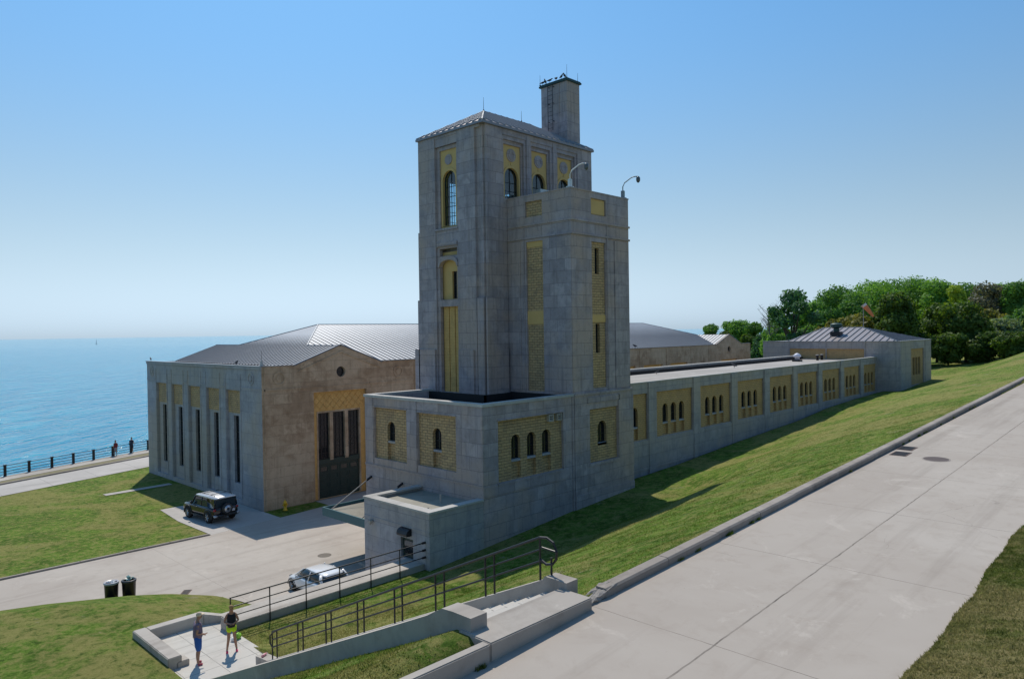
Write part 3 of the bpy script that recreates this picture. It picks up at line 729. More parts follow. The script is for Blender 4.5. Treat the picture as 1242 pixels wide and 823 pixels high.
layer(bp, FR(BY+.15), rect(26.45, 31.81, 4.99, 8.31), [arch(c-.36, c+.36, 5.05, 7.42) for c in wR], -.3, 0)
for c in wR: layer(bp, FR(BY+.33), rect(c-.37, c+.37, 5.02, 6.0), [], -.05, 0)
kids(bp, 'brick_panel', M['brick_rough'], tow)
sl = MB()
for c in wR: sill(sl, FR(BY+.15), c-.28, c+.28, 6.08, -.0, .05, .12)
for c, v in ((30.58, 6.5), (34.82, 6.58)): sill(sl, FL(BX+.15), c-.3, c+.3, v, 0, .03, .12)
kids(sl, 'window_sill', M['stone_pale'], tow)
for c in wR: win(tow, FR(BY+.32), c-.355, c+.355, 6.08, 7.415, 0, True, bars=(1, 1))
win(tow, FL(BX+.32), 30.225, 30.945, 6.5, 7.715, 0, True, bars=(1, 1)); win(tow, FL(BX+.32), 34.455, 35.175, 6.58, 7.745, 0, True, bars=(1, 1))
br = MB(); br.box(BX+.3, 38.4, BY+.3, 37.0, 8.2, 8.3)
br.box(BX+.4, BX+.44, BY+.4, 36.9, 8.3, 9.1); br.box(BX+.4, 32.7, BY+.4, BY+.44, 8.3, 9.1)
br.box(30.1, 32.8, 31.5, 31.62, 8.3, 9.15); br.box(30.1, 30.2, 31.5, 37.3, 8.3, 9.15); br.box(32.4, 32.5, 26.9, 31.6, 8.3, 9.2)
kid(br, 'block_roof', M['black_roof'], tow)
cb = MB(); cb.box(BX-.06, BX+.42, BY-.06, 37.36, 9.12, 9.27); cb.box(BX+.42, 32.76, BY-.06, BY+.42, 9.12, 9.27); cb.box(BX+.42, 38.7, 36.9, 37.36, 9.12, 9.27)
kid(cb, 'coping', M['coping'], tow)
# louvre boxes
for c in (30.72, 31.45):
    v = MB(); layer(v, FR(BY+.15), rect(c-.2, c+.2, 7.85, 8.25), [rect(c-.14, c+.14, 7.9, 8.2)], 0, .2)
    for k in range(3): slab(v, FR(BY+.15), c-.14, c+.14, 7.92+k*.1, 7.96+k*.1, .05, .16)
    vo = kid(v, 'louvre_vent', M['wallc'], tow); vb = MB(); slab(vb, FR(BY+.15), c-.14, c+.14, 7.9, 8.2, 0, .03); sub(vb, 'vent_opening', M['frame'], vo)

# ---- tower body
TX, TY, TX1, TY1 = 30.65, 32.0, 41.6, 38.3
t = MB()
FT, FS = FL(TX), FR(TY)
ZT = 26.0
# hollow lantern storey above 19.6, solid below
t.box(TX+.75, TX1-.6, TY+.65, TY1-.6, 2, 19.4)
# left face: piers and recess
t.box(TX, TX+.8, 32.74, 34.38, 8.3, ZT)               # near pier
t.box(TX, TX+.8, 36.6, TY1+.003, 8.3, ZT)                  # far pier
t.box(TX+.16, TX+.9, TY+.18, 32.74, 8.3, ZT)          # notched corner
t.box(TX+.3, TX+1.2, TY+.0, TY+.5, 8.3, ZT)
t.box(TX+.06, TX+.8, 34.38, 36.6, 25.2, ZT)
t.box(TX+.05, TX+.8, 34.38, 36.6, 18.62, 19.75)
t.box(TX+.1, TX+.8, 34.38, 36.6, 14.7, 15.15)
# stone frames of the recess
layer(t, FL(TX+.2), rect(34.38, 36.6, 19.75, 25.2), [rect(34.66, 36.32, 19.8, 24.95)], -.2, 0)
layer(t, FL(TX+.12), rect(34.38, 36.6, 9.0, 18.62), [arch(34.62, 36.36, 9.1, 17.75, 10, .42), rect(34.62, 36.36, 18.02, 18.5)], -.25, 0)
layer(t, FL(TX+.04), arch(34.5, 36.48, 17.35, 18.0, 10, .5)[2:] and [(34.55, 17.25)]+[(34.62+.87-.87*math.cos(math.pi*k/10), 17.33+.42*math.sin(math.pi*k/10)) for k in range(11)]+[(36.45, 17.25), (36.48, 17.45)]+[(35.49+.98*math.cos(math.pi*k/10), 17.5+.5*math.sin(math.pi*k/10)) for k in range(11)]+[(34.5, 17.45)], [], -.08, 0)
slab(t, FT, 34.36, 36.62, 19.68, 19.8, 0, .05)
slab(t, FT, 34.5, 36.5, 18.66, 18.9, -.05, .03)
# battered foot and set backs
t.box(TX-.14, TX, 32.95, 34.36, 8.3, 11.88); t.box(TX-.14, TX, 36.7, TY1+.1, 8.3, 11.88); t.box(TX-.14, TX+.5, TY1, TY1+.5, 2, 11.88)
t.box(TX-.0, TX+.5, TY1, TY1+.28, 11.88, 15.2); t.box(TX, TX+.5, TY1, TY1+.12, 15.2, 19.77)
t.box(TX+.02, TX+.2, TY+.12, 32.7, 8.3, 15.15); t.box(TX+.1, TX+.9, TY-.14, TY, 8.3, 15.15)
t.box(TX+.9, 32.6, TY-.12, TY, 8.3, 11.88)
# right face, pilasters
RB = [33.55, 36.2, 38.85]
t.box(TX+1.2, RB[0]-1.15, TY, TY+.7, 8.3, ZT)
for a, b in ((RB[0]+1.15, RB[1]-1.15), (RB[1]+1.15, RB[2]-1.15), (RB[2]+1.15, TX1)): t.box(a, b, TY, TY+.7, 8.3, ZT)
for c in RB:
    t.box(c-1.15, c+1.15, TY+.04, TY+.7, 25.55, ZT); t.box(c-1.15, c+1.15, TY+.04, TY+.7, 8.3, 21.5)
    layer(t, FR(TY+.1), rect(c-1.15, c+1.15, 21.5, 25.55), [rect(c-.95, c+.95, 21.52, 25.3)], -.15, 0)
    layer(t, FR(TY+.25), rect(c-.95, c+.95, 21.5, 25.3), [rect(c-.82, c+.82, 21.52, 25.05)], -.2, 0)
# top band
t.box(TX+.02, TX+.3, TY+.3, TY1-.1, 25.75, 26.02); t.box(TX+.4, TX1-.02, TY+.02, TY+.3, 25.75, 26.02)
# back and far walls with openings
layer(t, FQ(TY1-.004), rect(TX+.35, TX1-.01, 2, ZT), [rect(c-.6, c+.6, 20, 23.5) for c in RB], -.6, 0)
layer(t, FP(TX1-.003), rect(TY+.05, TY1-.02, 2, ZT), [rect(34.9, 36.1, 20, 23.5)], -.6, 0)
kid(t, 'tower_wall', M['stone_grey'], tow)
ti = MB(); ti.box(TX+.8, TX1-.6, TY+.66, TY1-.6, 19.4, 19.5); ti.box(TX+.6, TX1-.6, TY+.6, TY1-.6, 25.6, 25.75)
ti.box(TX+1.2, TX1-.7, 34.4, 34.7, 22.0, 22.3); ti.box(33.5, 33.8, TY+.8, TY1-.7, 22.0, 22.25)
kid(ti, 'lantern_floor', M['interior'], tow)
ty = MB()
layer(ty, FL(TX+.3), rect(34.5, 36.5, 19.8, 25.1), [arch(34.8, 36.12, 19.95, 23.6)], -.38, 0)
layer(ty, FL(TX+.26), arch(34.68, 36.24, 20.0, 23.76), [arch(34.82, 36.1, 20.02, 23.58)], -.04, .0)
for c in RB:
    layer(ty, FR(TY+.36), rect(c-.84, c+.84, 21.5, 25.1), [arch(c-.65, c+.65, 21.52, 23.6)], -.25, 0)
    layer(ty, FR(TY+.31), arch(c-.78, c+.78, 21.51, 23.76), [arch(c-.66, c+.66, 21.53, 23.61)], -.05, 0)
    slab(ty, FR(TY+.36), c-.05, c+.05, 23.74, 23.95, 0, .05)
# smooth lower panel with window and grooves
layer(ty, FL(TX+.45), rect(34.5, 36.5, 15.1, 18.3), [rect(35.02, 35.5, 15.2, 17.0)], -.2, 0)
kids(ty, 'gold_panel', M['stone_gold'], tow)
tg = MB()
for k in range(3):
    a = 34.63+k*.585; tg.box(TX+.36, TX+.6, a, a+.5, 8.4, 14.72)
tg.box(TX+.46, TX+.62, 34.5, 36.5, 8.4, 14.74)
kid(tg, 'gold_brick_ribs', M['brick_gold'], tow)
md = MB()
layer(md, FL(TX+.27), circ(35.5, 24.3, .34, 24), [], -.05, .02)
for c in RB: layer(md, FR(TY+.34), circ(c, 24.42, .42, 24), [], -.04, .03); layer(md, FR(TY+.31), circ(c, 24.42, .3, 24), [circ(c, 24.42, .2, 24)], 0, .03)
kids(md, 'medallion', M['stone_grey'], tow)
win(tow, FL(TX+.45), 34.81, 36.11, 19.96, 23.59, 0, True, bars=(1, 4), glass='clear')
for c in RB: win(tow, FR(TY+.48), c-.64, c+.64, 21.54, 23.59, 0, True, bars=(1, 2), glass='clear')
win(tow, FL(TX+.58), 35.03, 35.49, 15.21, 16.99, 0, bars=(0, 1))
for c in RB: win(tow, FQ(TY1-.3), c-.59, c+.59, 20.01, 23.49, 0, bars=(1, 4), glass='clear')
win(tow, FP(TX1-.3), 34.91, 36.09, 20.01, 23.49, 0, bars=(1, 4), glass='clear')
# tower roof (hip with curled seams)
tr = MB(); ex0, ex1, ey0, ey1 = TX-.08, TX1+.1, TY-.1, TY1+.08; ze = 26.08; rz0 = 27.95
RA, RBp = (33.85, 35.15, rz0), (38.4, 35.15, rz0)
cs = [(ex0, ey0, ze), (ex1, ey0, ze), (ex1, ey1, ze), (ex0, ey1, ze)]
tp = [[cs[0], cs[1], RBp, RA], [cs[1], cs[2], RBp], [cs[2], cs[3], RA, RBp], [cs[3], cs[0], RA]]
ts = MB()
for i, P in enumerate(tp):
    tr.add(P, [tuple(range(len(P)))]); seams(ts, P, 0 if i in (0, 2) else 1, .58, .07, .09)
tr.box(ex0-.04, ex1+.04, ey0-.04, ey1+.04, ze-.16, ze-.01)
tro = kid(tr, 'tower_roof', M['metal_roof_brown'], tow)
for a in cs[:1]+cs[3:]: ts.tube([a, RA], .07, 6)
for a in cs[1:3]: ts.tube([a, RBp], .07, 6)
ts.tube([RA, RBp], .07, 6)
sub(ts, 'roof_seams', M['metal_roof'], tro)
# chimney
ch = MB(); ch.box(40.0, 41.45, 32.9, 35.35, 25.6, 30.98)
for a in (33.62,): ch.box(39.96, 40.0, a-.03, a+.03, 26, 30.95)
cho = sub(ch, 'chimney', M['stone_grey'], tow); cc = MB(); cc.box(39.88, 41.57, 32.78, 35.47, 30.98, 31.1); cc.box(39.93, 41.52, 32.83, 35.42, 31.1, 31.18)
sub(cc, 'chimney_cap', M['green_metal'], cho)
ld = MB()
for y in (34.1, 34.55): ld.tube([(39.82, y, 27.6), (39.82, y, 31.0)], .022, 6)
for k in range(11): ld.tube([(39.82, 34.1, 27.8+k*.3), (39.82, 34.55, 27.8+k*.3)], .014, 5)
for z in (28.3, 29.6, 30.8):
    for y in (34.1, 34.55): ld.tube([(39.82, y, z), (40.02, y, z)], .03, 5)
sub(ld, 'ladder', M['dark_metal'], cho)
# ---- stair tower (front block)
f = MB(); CX, CY, CX1 = 32.77, 26.77, 38.6
Fa, Fb = FL(CX), FR(CY)
layer(f, Fa, rect(CY+.003, 31.99, 8.3, 21.38), [rect(29.03, 30.42, 9.3, 18.55), rect(29.05, 30.45, 20.07, 21.03)], -.12, 0)
layer(f, Fb, rect(CX+.003, CX1, 9.25, 21.38), [rect(34.7, 36.12, 9.45, 18.4), rect(34.7, 36.2, 20.04, 21.05)], -.12, 0)
layer(f, FR(CY-.08), rect(CX+.01, 38.78, -.5, 9.2), [rect(34.2, 37.1, 4.95, 8.22)], -.2, 0)
f.box(38.3, CX1, CY+.1, 32, 9.2, 21.38); f.box(38.4, 38.78, CY+.1, 32, -.5, 9.2)
for z in (19.6, 18.77):
    slab(f, Fa, CY-.07, 31.95, z-.07, z+.05, 0, .07); slab(f, Fb, CX, CX1+.07, z-.07, z+.05, 0, .07)
slab(f, Fb, CX, CX1+.1, 9.12, 9.26, -.05, .14)
slab(f, Fb, 37.0, 38.4, 9.3, 18.6, 0, .05); slab(f, Fb, 36.2, 36.26, 9.3, 19.5, 0, .06)
slab(f, Fa, CY+.02, 28.3, 9.3, 18.6, 0, .04); slab(f, Fa, 30.55, 30.62, 9.3, 19.4, 0, .05); slab(f, Fa, 30.9, 31.7, 9.3, 18.6, 0, .05)
slab(f, FR(CY-.08), 34.0, 37.2, 8.6, 8.95, 0, .05); slab(f, FR(CY-.08), 34.1, 37.15, 4.78, 4.95, 0, .05)
slab(f, FR(CY-.08), 37.12, 37.2, 4.9, 9.0, 0, .05)
slab(f, FR(CY-.08), 32.79, 38.79, 1.8, 3.2, 0, .03)
f.box(CX-.03, CX1+.03, CY-.03, CY+.4, 21.38, 21.46); f.box(CX-.03, CX+.4, CY+.4, 32, 21.38, 21.46); f.box(38.2, CX1+.03, CY+.4, 32, 21.38, 21.46)
kid(f, 'stair_tower_wall', M['stone_grey'], tow)
fb = MB()
layer(fb, FL(CX+.12), rect(29.02, 30.43, 9.29, 18.56), [], -.1, 0); layer(fb, FL(CX+.12), rect(29.04, 30.46, 20.06, 21.04), [], -.1, 0)
layer(fb, FR(CY+.12), rect(34.69, 36.13, 9.44, 18.41), [rect(35.15, 35.58, 16.45, 18.05), rect(35.15, 35.58, 11.6, 13.4)], -.25, 0); layer(fb, FR(CY+.12), rect(34.69, 36.21, 20.03, 21.06), [], -.1, 0)
layer(fb, FR(CY+.07), rect(34.19, 37.11, 4.94, 8.23), [arch(35.15, 36.05, 6.05, 7.42)], -.25, 0)
kids(fb, 'brick_panel', M['brick_rough'], tow)
fg = MB(); layer(fg, FL(CX+.12), rect(29.03, 30.42, 13.43, 14.25), [], 0, .04); layer(fg, FL(CX+.12), rect(29.03, 30.42, 18.2, 18.55), [], 0, .04)
layer(fg, FR(CY+.12), rect(34.7, 36.12, 13.5, 13.95), [], 0, .04); layer(fg, FR(CY+.12), rect(34.74, 36.16, 20.1, 21.0), [], 0, .03)
kids(fg, 'gold_panel', M['stone_gold'], tow)
win(tow, FR(CY+.3), 35.155, 35.575, 16.46, 18.04, 0, bars=(0, 2)); win(tow, FR(CY+.3), 35.155, 35.575, 11.61, 13.39, 0, bars=(0, 2))
win(tow, FR(CY+.24), 35.16, 36.04, 6.06, 7.41, 0, True, bars=(1, 1))
s5 = MB(); sill(s5, FR(CY+.07), 35.2, 36.0, 6.06, 0, .05, .14); kids(s5, 'window_sill', M['stone_pale'], tow)
fr2 = MB(); fr2.box(CX+.3, 38.3, CY+.3, 32, 20.9, 21.0); kid(fr2, 'stair_tower_roof', M['roof_grey'], tow)
# ---- entrance annex (small box)
a = MB(); AX, AY, AY1 = 21.73, 26.77, 32.2
layer(a, FL(AX), rect(AY+.31, AY1-.31, -.5, 4.28), [rect(28.05, 29.05, 1.8, 3.02-.2)], -.3, 0)
a.box(AX+.003, BX-.01, AY, AY+.3, -.5, 4.28); a.box(AX+.003, BX-.01, AY1-.3, AY1, -.5, 4.28)
slab(a, FL(AX), AY, AY1, 3.35, 3.42, 0, .02)
kid(a, 'annex_wall', M['stone_pale'], tow)
a2 = MB(); a2.box(AX+.3, BX+.0, AY+.3, AY1-.3, 4.02, 4.14); kid(a2, 'annex_roof', M['gravel'], tow)
a3 = MB(); a3.box(AX-.05, AX+.5, AY-.05, AY1+.05, 4.28, 4.38); a3.box(AX+.5, BX-.01, AY-.05, AY+.42, 4.28, 4.38); a3.box(AX+.5, BX-.01, AY1-.42, AY1+.05, 4.28, 4.38)
kid(a3, 'annex_coping', M['coping'], tow)
ad = MB(); ad.box(AX+.15, AX+.2, 28.06, 29.04, 1.8, 2.8); ado = kid(ad, 'entrance_door', M['door_green'], tow)
ag = MB(); ag.box(AX+.12, AX+.15, 28.2, 28.9, 2.0, 2.65); sub(ag, 'door_pane', M['glass'], ado)
al = MB()
al.add(*(lambda pr, n: ([(AX-.0-x, 28.15+.8*j, z) for j in (0, 1) for x, z in pr], [tuple(range(n)), tuple(range(2*n-1, n-1, -1))]+[(i, (i+1) % n, (i+1) % n+n, i+n) for i in range(n)]))([(0, 3.0), (.32, 3.0), (.34, 3.1), (.28, 3.24), (.15, 3.32), (0, 3.34)], 6))
kid(al, 'door_lamp', M['dark_metal'], tow)
ac = MB(); ac.rbox(AX-.22, AX-.02, 31.35, 31.6, 3.1, 3.25, .03); ac.tube([(AX-.1, 31.5, 3.1), (AX-.16, 31.5, 3.0)], .05); kid(ac, 'wall_camera', M['wallc'], tow)
vt = MB(); vt.tube([(24.0, 28.6, 4.1), (24.0, 28.6, 4.6)], .05); vt.tube([(22.6, 27.9, 4.1), (22.6, 27.9, 4.3)], .04); kids(vt, 'roof_vent_pipe', M['wallc'], tow)
# canopy with tie rods
cn = MB(); cn.box(22.2, 22.28, 32.5, 37.2, 2.42, 2.9); cn.box(22.28, 25.33, 37.12, 37.2, 2.42, 2.9); cn.box(22.28, 25.33, 32.5, 32.58, 2.42, 2.9); cn.box(22.28, 25.33, 32.58, 37.12, 2.5, 2.6)
cno = kid(cn, 'canopy', M['canopy'], tow)
cg = MB(); cg.box(22.3, 25.33, 32.6, 37.1, 2.6, 2.72); sub(cg, 'canopy_roof', M['gravel'], cno)
for y in (36.7, 33.6):
    q = MB(); q.tube([(22.5, y, 2.78), (25.3, y, 4.25)], .035, 6); ro_ = sub(q, 'tie_rod', M['wallc'], cno)
    q = MB(); q.tube([(24.98, y, 4.09), (25.34, y, 4.27)], .075, 8); sub(q, 'rod_anchor', M['dark_metal'], cno)
st = MB(); st.lathe([(1.5, 0), (1.5, .12), (1.46, .14)], 32, (24.2, 33.9, 0)); struct(st.build('entrance_step', M['wallc']))

# ================================================================== GALLERY WING
wing = thing('gallery_wing', 'long low stone wing with triple arched windows in yellow brick bays beside the grass slope', 'building', (38.8, 28.7, 0))
WY = 28.7; pil = [43.5+6.27*k for k in range(8)]
edges_ = [37.2]+[p for p in pil]+[93.15]
wl = MB(); wb = MB(); wsl = MB(); opened = []; pans = []
for i in range(9):
    a = (pil[i-1]+1.05) if i > 0 else 38.2
    b = pil[i] if i < 8 else 93.1
    c = pil[i]-2.62+.0 if i < 8 else pil[7]+1.05+2.6
    c = (pil[i-1]+1.05+pil[i])/2 if 0 < i < 8 else (40.9 if i == 0 else 90.85)
    pans.append((a, b)); wv_ = [c-1.15, c, c+1.15]; opened.append(wv_)
layer(wl, FR(WY), rect(38.0, 93.19, -.5, 9.2), [rect(a, b, 5.15, 8.45) for a, b in pans], -.14, 0)
for p in pil:
    slab(wl, FR(WY), p+.02, p+1.03, -.3, 9.2, 0, .09); slab(wl, FR(WY), p-.06, p+.0, 5.1, 9.1, 0, .03)
slab(wl, FR(WY), 38.8, 93.1, 3.0, 5.08, 0, .05)
wl.box(38.8, 93.19, 37.85, 38.3, -.5, 9.28)
kid(wl, 'wall', M['stone_wing'], wing)
for (a, b), ws in zip(pans, opened):
    layer(wb, FR(WY+.14), rect(a-.01, b+.01, 5.14, 8.46), [arch(c-.37, c+.37, 5.2, 7.5) for c in ws], -.28, 0)
    for c in ws:
        layer(wb, FR(WY+.32), rect(c-.38, c+.38, 5.15, 6.02), [], -.05, 0); sill(wsl, FR(WY+.14), c-.29, c+.29, 6.12, 0, .04, .12)
        win(wing, FR(WY+.31), c-.365, c+.365, 6.12, 7.495, 0, True, bars=(1, 1))
kids(wb, 'brick_panel', M['brick_wing'], wing); kids(wsl, 'window_sill', M['stone_pale'], wing)
wr = MB(); wr.box(38.6, 93.15, WY+.3, 37.9, 8.75, 8.85); kid(wr, 'roof', M['roof_grey'], wing)
for y0_, y1_, z0_, z1_ in ((WY-.05, WY+.38, 9.2, 9.28), (37.8, 38.35, 9.28, 9.36)):
    wc = MB()
    for k in range(22): a = 38.6+k*2.48; wc.box(a+.006, a+2.474, y0_, y1_, z0_, z1_+.004*(k % 2))
    kid(wc, 'coping', M['coping'], wing)
wk = MB(); wk.box(38.6, 93.1, 37.6, 37.84, 8.85, 9.15); kid(wk, 'roof_flashing', M['black_roof'], wing)

# ================================================================== END PAVILION
pav = thing('end_pavilion', 'square stone pavilion with mauve hip roof at the far end of the wing', 'building', (93.2, 26.05, 0))
pw = MB(); PX, PY, PX1, PY1 = 93.2, 26.05, 106.55, 43.0
layer(pw, FL(PX), rect(PY+.003, PY1, -.5, 11.1), [rect(30.1, 39.35, 8.9, 10.2)], -.15, 0)
layer(pw, FR(PY), rect(PX+.003, PX1-.003, -.5, 11.1), [rect(97.6, 103.2, 5.6, 10.1)], -.15, 0)
slab(pw, FR(PY), 103.6, 103.8, 5, 11, 0, .06); slab(pw, FR(PY), PX, PX+.15, 5, 11, 0, .05)
slab(pw, FL(PX), 34.6, 34.7, 8.9, 11.0, 0, .05)
pw.box(PX1-.4, PX1, PY+.2, PY1, -.5, 11.1); pw.box(PX+.2, PX1, PY1-.4, PY1, -.5, 11.1)
kid(pw, 'wall', M['stone_wing'], pav)
pb = MB(); layer(pb, FL(PX+.15), rect(30.09, 39.36, 8.89, 10.21), [], -.05, 0); layer(pb, FR(PY+.15), rect(97.59, 103.21, 5.59, 10.11), [rect(98.8+.0, 99.7, 6.8, 9.0), rect(100.0, 100.9, 6.8, 9.0), rect(101.2, 102.1, 6.8, 9.0)], -.25, 0)
kids(pb, 'brick_panel', M['brick_wing'], pav)
for c in (99.25, 100.45, 101.65): win(pav, FR(PY+.33), c-.44, c+.44, 6.81, 8.99, 0, bars=(1, 3))
pr = MB(); psm = MB(); b0 = [(PX+.1, 26.4), (PX1-.9, 26.4), (PX1-.9, 39.6), (PX+.1, 39.6)]; b0 = [(x, y, 11.16) for x, y in b0]
Q1, Q2 = (99.6, 32.4, 12.85), (99.6, 37.2, 12.85)
for i, P in enumerate([[b0[3], b0[0], Q1, Q2], [b0[0], b0[1], Q1], [b0[1], b0[2], Q2, Q1], [b0[2], b0[3], Q2]]):
    pr.add(P, [tuple(range(len(P)))]); seams(psm, P, 1 if i in (0, 2) else 0, .8, .07, .1)
pr.box(PX+.1, PX1-.1, 39.6, PY1-.1, 11.0, 11.12)
for p in b0: psm.tube([p, Q1 if p[1] < 30 else Q2], .07, 6)
psm.tube([Q1, Q2], .07, 6)
pro = kid(pr, 'roof', M['metal_roof_brown'], pav); sub(psm, 'roof_seams', M['seam'], pro)
pc = MB(); pc.box(PX-.08, PX+.3, PY-.08, PY1, 11.1, 11.18); pc.box(PX+.3, PX1, PY-.08, PY+.3, 11.1, 11.18); kid(pc, 'coping', M['metal_roof'], pav)
# roof ventilator
rv = MB(); rv.rbox(95.5, 96.7, 33.8, 35.0, 11.6, 12.35, .03); rvo = sub(rv, 'ventilator', M['dark_metal'], pro)
rv = MB(); rv.lathe([(.35, 12.35), (.35, 12.75), (.5, 12.8), (.72, 12.95), (.72, 13.3), (.5, 13.42), (.2, 13.46)], 16, (96.1, 34.4, 0)); sub(rv, 'vent_cowl', M['green_metal'], rvo)
dp = MB(); dp.tube([(PX-.1, 30.0, 5.2), (PX-.1, 30.0, 11.1)], .06, 6); kid(dp, 'downpipe', M['stone_wing'], pav)

# ================================================================== STAIRS, PLAZA, WALKWAY
def tz(Y): return 7.65-.4505*(Y-10.28)
stair = thing('stairway', 'straight flight of concrete steps running down from the road to the small plaza', 'stairs', (8.9, 8.8, 7.4))
sp = MB()
n_st = 34; run = (22.95-9.62)/n_st; rise = (7.68-1.8)/n_st
for k in range(n_st):
    z = 7.68-rise*(k+1); y = 9.62+run*k
    if k < n_st-1: sp.box(8.86, 11.24, y, y+run-.0005, z-.5, z)
kid(sp, 'steps', M['plaza'], stair)
lp = MB(); lp.rbox(8.44, 11.26, 8.79, 9.62, 7.0, 7.68, .02); kid(lp, 'landing', M['wallc'], stair)
def sidewall(x0, x1, prof, name):
    m = MB(); loop = [Vector((x0, y, z)) for y, z in prof]; m.prism(loop, (0, 0, 0), (x1-x0, 0, 0)); return kid(m, name, M['wallc'], stair)
up_ = [(9.42, tz(10.0)+.05), (10.02, tz(10.0)+.05), (10.1, tz(10.1))]+[(y, tz(y)) for y in (13, 16, 19, 22.2)]+[(22.45, tz(22.4)), (23.25, 2.1)]
sidewall(11.22, 11.58, up_+[(23.25, 1.4), (22.4, 1.2), (9.42, 7.2)], 'side_wall')
dn_ = [(9.36, 7.93), (9.85, 7.93), (10.15, tz(10.15)+.2), (10.6, tz(10.6)+.15)]+[(y, tz(y)+.14) for y in (12, 15, 18, 21.5)]+[(22.6, 2.25)]
sidewall(8.5, 8.9, dn_+[(22.6, 1.2), (21.5, tz(21.5)-.9), (15, tz(15)-.9), (9.9, tz(9.9)-.9), (9.36, 7.0)], 'side_wall')
# retaining kerb left of the landing
rk = MB()
for i in range(8):
    b = 8.43-2.5*i; a_ = b-2.49; rk.rbox(a_, b, 8.79, 8.98, 6.6-.03*i, 7.67-.02*i, .02)
struct(rk.build('retaining_kerb', M['wallc']))
# handrail of the stairs
rail = thing('handrail', 'black steel handrail with paired posts and looped ends along the concrete stairs', 'railing', (11.4, 10.0, 7.7))
PY_ = [(10.30, 11.72), (12.02, 13.5), (13.84, 15.22), (15.56, 17.0), (17.32, 18.72), (19.02, 20.38), (20.7, 22.08)]
Xr = 11.4
def rb(Y, h): return (Xr, Y, tz(Y)+h)
post_n = 0
for (a, b) in PY_:
    for y in (a, b):
        m = MB(); m.tube([rb(y, -.03), rb(y, .9)], .024, 8); kid(m, 'post', M['dark_metal'], rail)
for (hh, r_) in ((.92, .03), (.66, .022), (.41, .022)):
    m = MB(); m.tube([rb(10.3, hh), rb(22.4, hh)], r_, 8); kid(m, 'rail', M['dark_metal'], rail)
m = MB(); m.tube([rb(9.98, -.02), (Xr, 9.98, tz(10)+.42)], .024, 8); kid(m, 'post', M['dark_metal'], rail)
z0_ = tz(10.3); m = MB()
m.tube([(Xr, 10.3, z0_+.92), (Xr, 10.1, z0_+.95), (Xr, 9.92, z0_+.88), (Xr, 9.83, z0_+.7), (Xr, 9.84, z0_+.55), (Xr, 9.95, z0_+.42), (Xr, 10.12, z0_+.38), (Xr, 10.3, z0_+.45)], .03, 8)
m.tube([(Xr, 10.3, z0_+.72), (Xr, 9.84, z0_+.7)], .022, 8); kid(m, 'end_loop', M['dark_metal'], rail)
m = MB(); z1 = tz(22.4); m.tube([(Xr, 22.05, tz(22.05)+.92), (Xr, 22.4, z1+.88), (Xr, 22.55, z1+.75), (Xr, 22.55, z1+.5), (Xr, 22.4, z1+.4), (Xr, 22.1, tz(22.1)+.41)], .026, 8); kid(m, 'end_loop', M['dark_metal'], rail)
m = MB(); m.tube([(Xr, 22.4, z1-.05), (Xr, 22.4, z1+.88)], .024, 8); kid(m, 'post', M['dark_metal'], rail)

pf = MB(); pf.box(9.1, 11.95, 22.9, 28.3, 1.4, 1.8); pf.box(8.9, 11.2, 21.9, 22.9, 1.2, 1.797); struct(pf.build('plaza_floor', M['plaza']))
pl = thing('plaza_parapet', 'low pale concrete wall wrapping two sides of the small plaza below the stairs', 'wall', (9.0, 25.0, 1.4))
m = MB(); m.rbox(9.0, 9.46, 25.0, 28.42, 1.0, 2.2, .025); m.rbox(9.462, 11.45, 28.0, 28.42, 1.0, 2.198, .025)
m.prism([Vector((11.45, 28.0, 2.2)), Vector((12.2, 27.6, 2.0)), Vector((12.2, 28.0, 2.0)), Vector((11.45, 28.42, 2.2))], (0, 0, 0), (0, 0, -.8))
kid(m, 'parapet', M['wallc'], pl)
m = MB(); m.rbox(9.3, 9.7, 24.98, 25.4, 1.4, 2.0, .02); kid(m, 'wall_end', M['wallc'], pl)
m = MB(); m.rbox(11.72, 12.12, 26.62, 27.14, 1.4, 2.28, .03); kid(m, 'end_block', M['wallc'], pl)
wkk = MB(); wkk.rbox(11.9, 21.72, 27.16, 28.5, -.2, 1.84, .02); struct(wkk.build('walkway', M['wallc']))
wr_ = thing('walkway_railing', 'black three bar steel railing along the raised walkway to the annex door', 'railing', (12.07, 27.1, 1.5))
for x in [12.1, 13.72, 15.34, 16.96, 18.58, 20.2]:
    m = MB(); m.tube([(x, 27.1, 1.52), (x, 27.1, 2.87)], .026, 8); kid(m, 'post', M['dark_metal'], wr_)
for z in (2.88, 2.52, 2.17):
    m = MB(); m.tube([(12.08, 27.1, z), (21.6, 27.1, z)], .025 if z < 2.8 else .03, 8); m.tube([(21.55, 27.1, z), (21.73, 27.1, z)], .06, 8); kid(m, 'rail', M['dark_metal'], wr_)

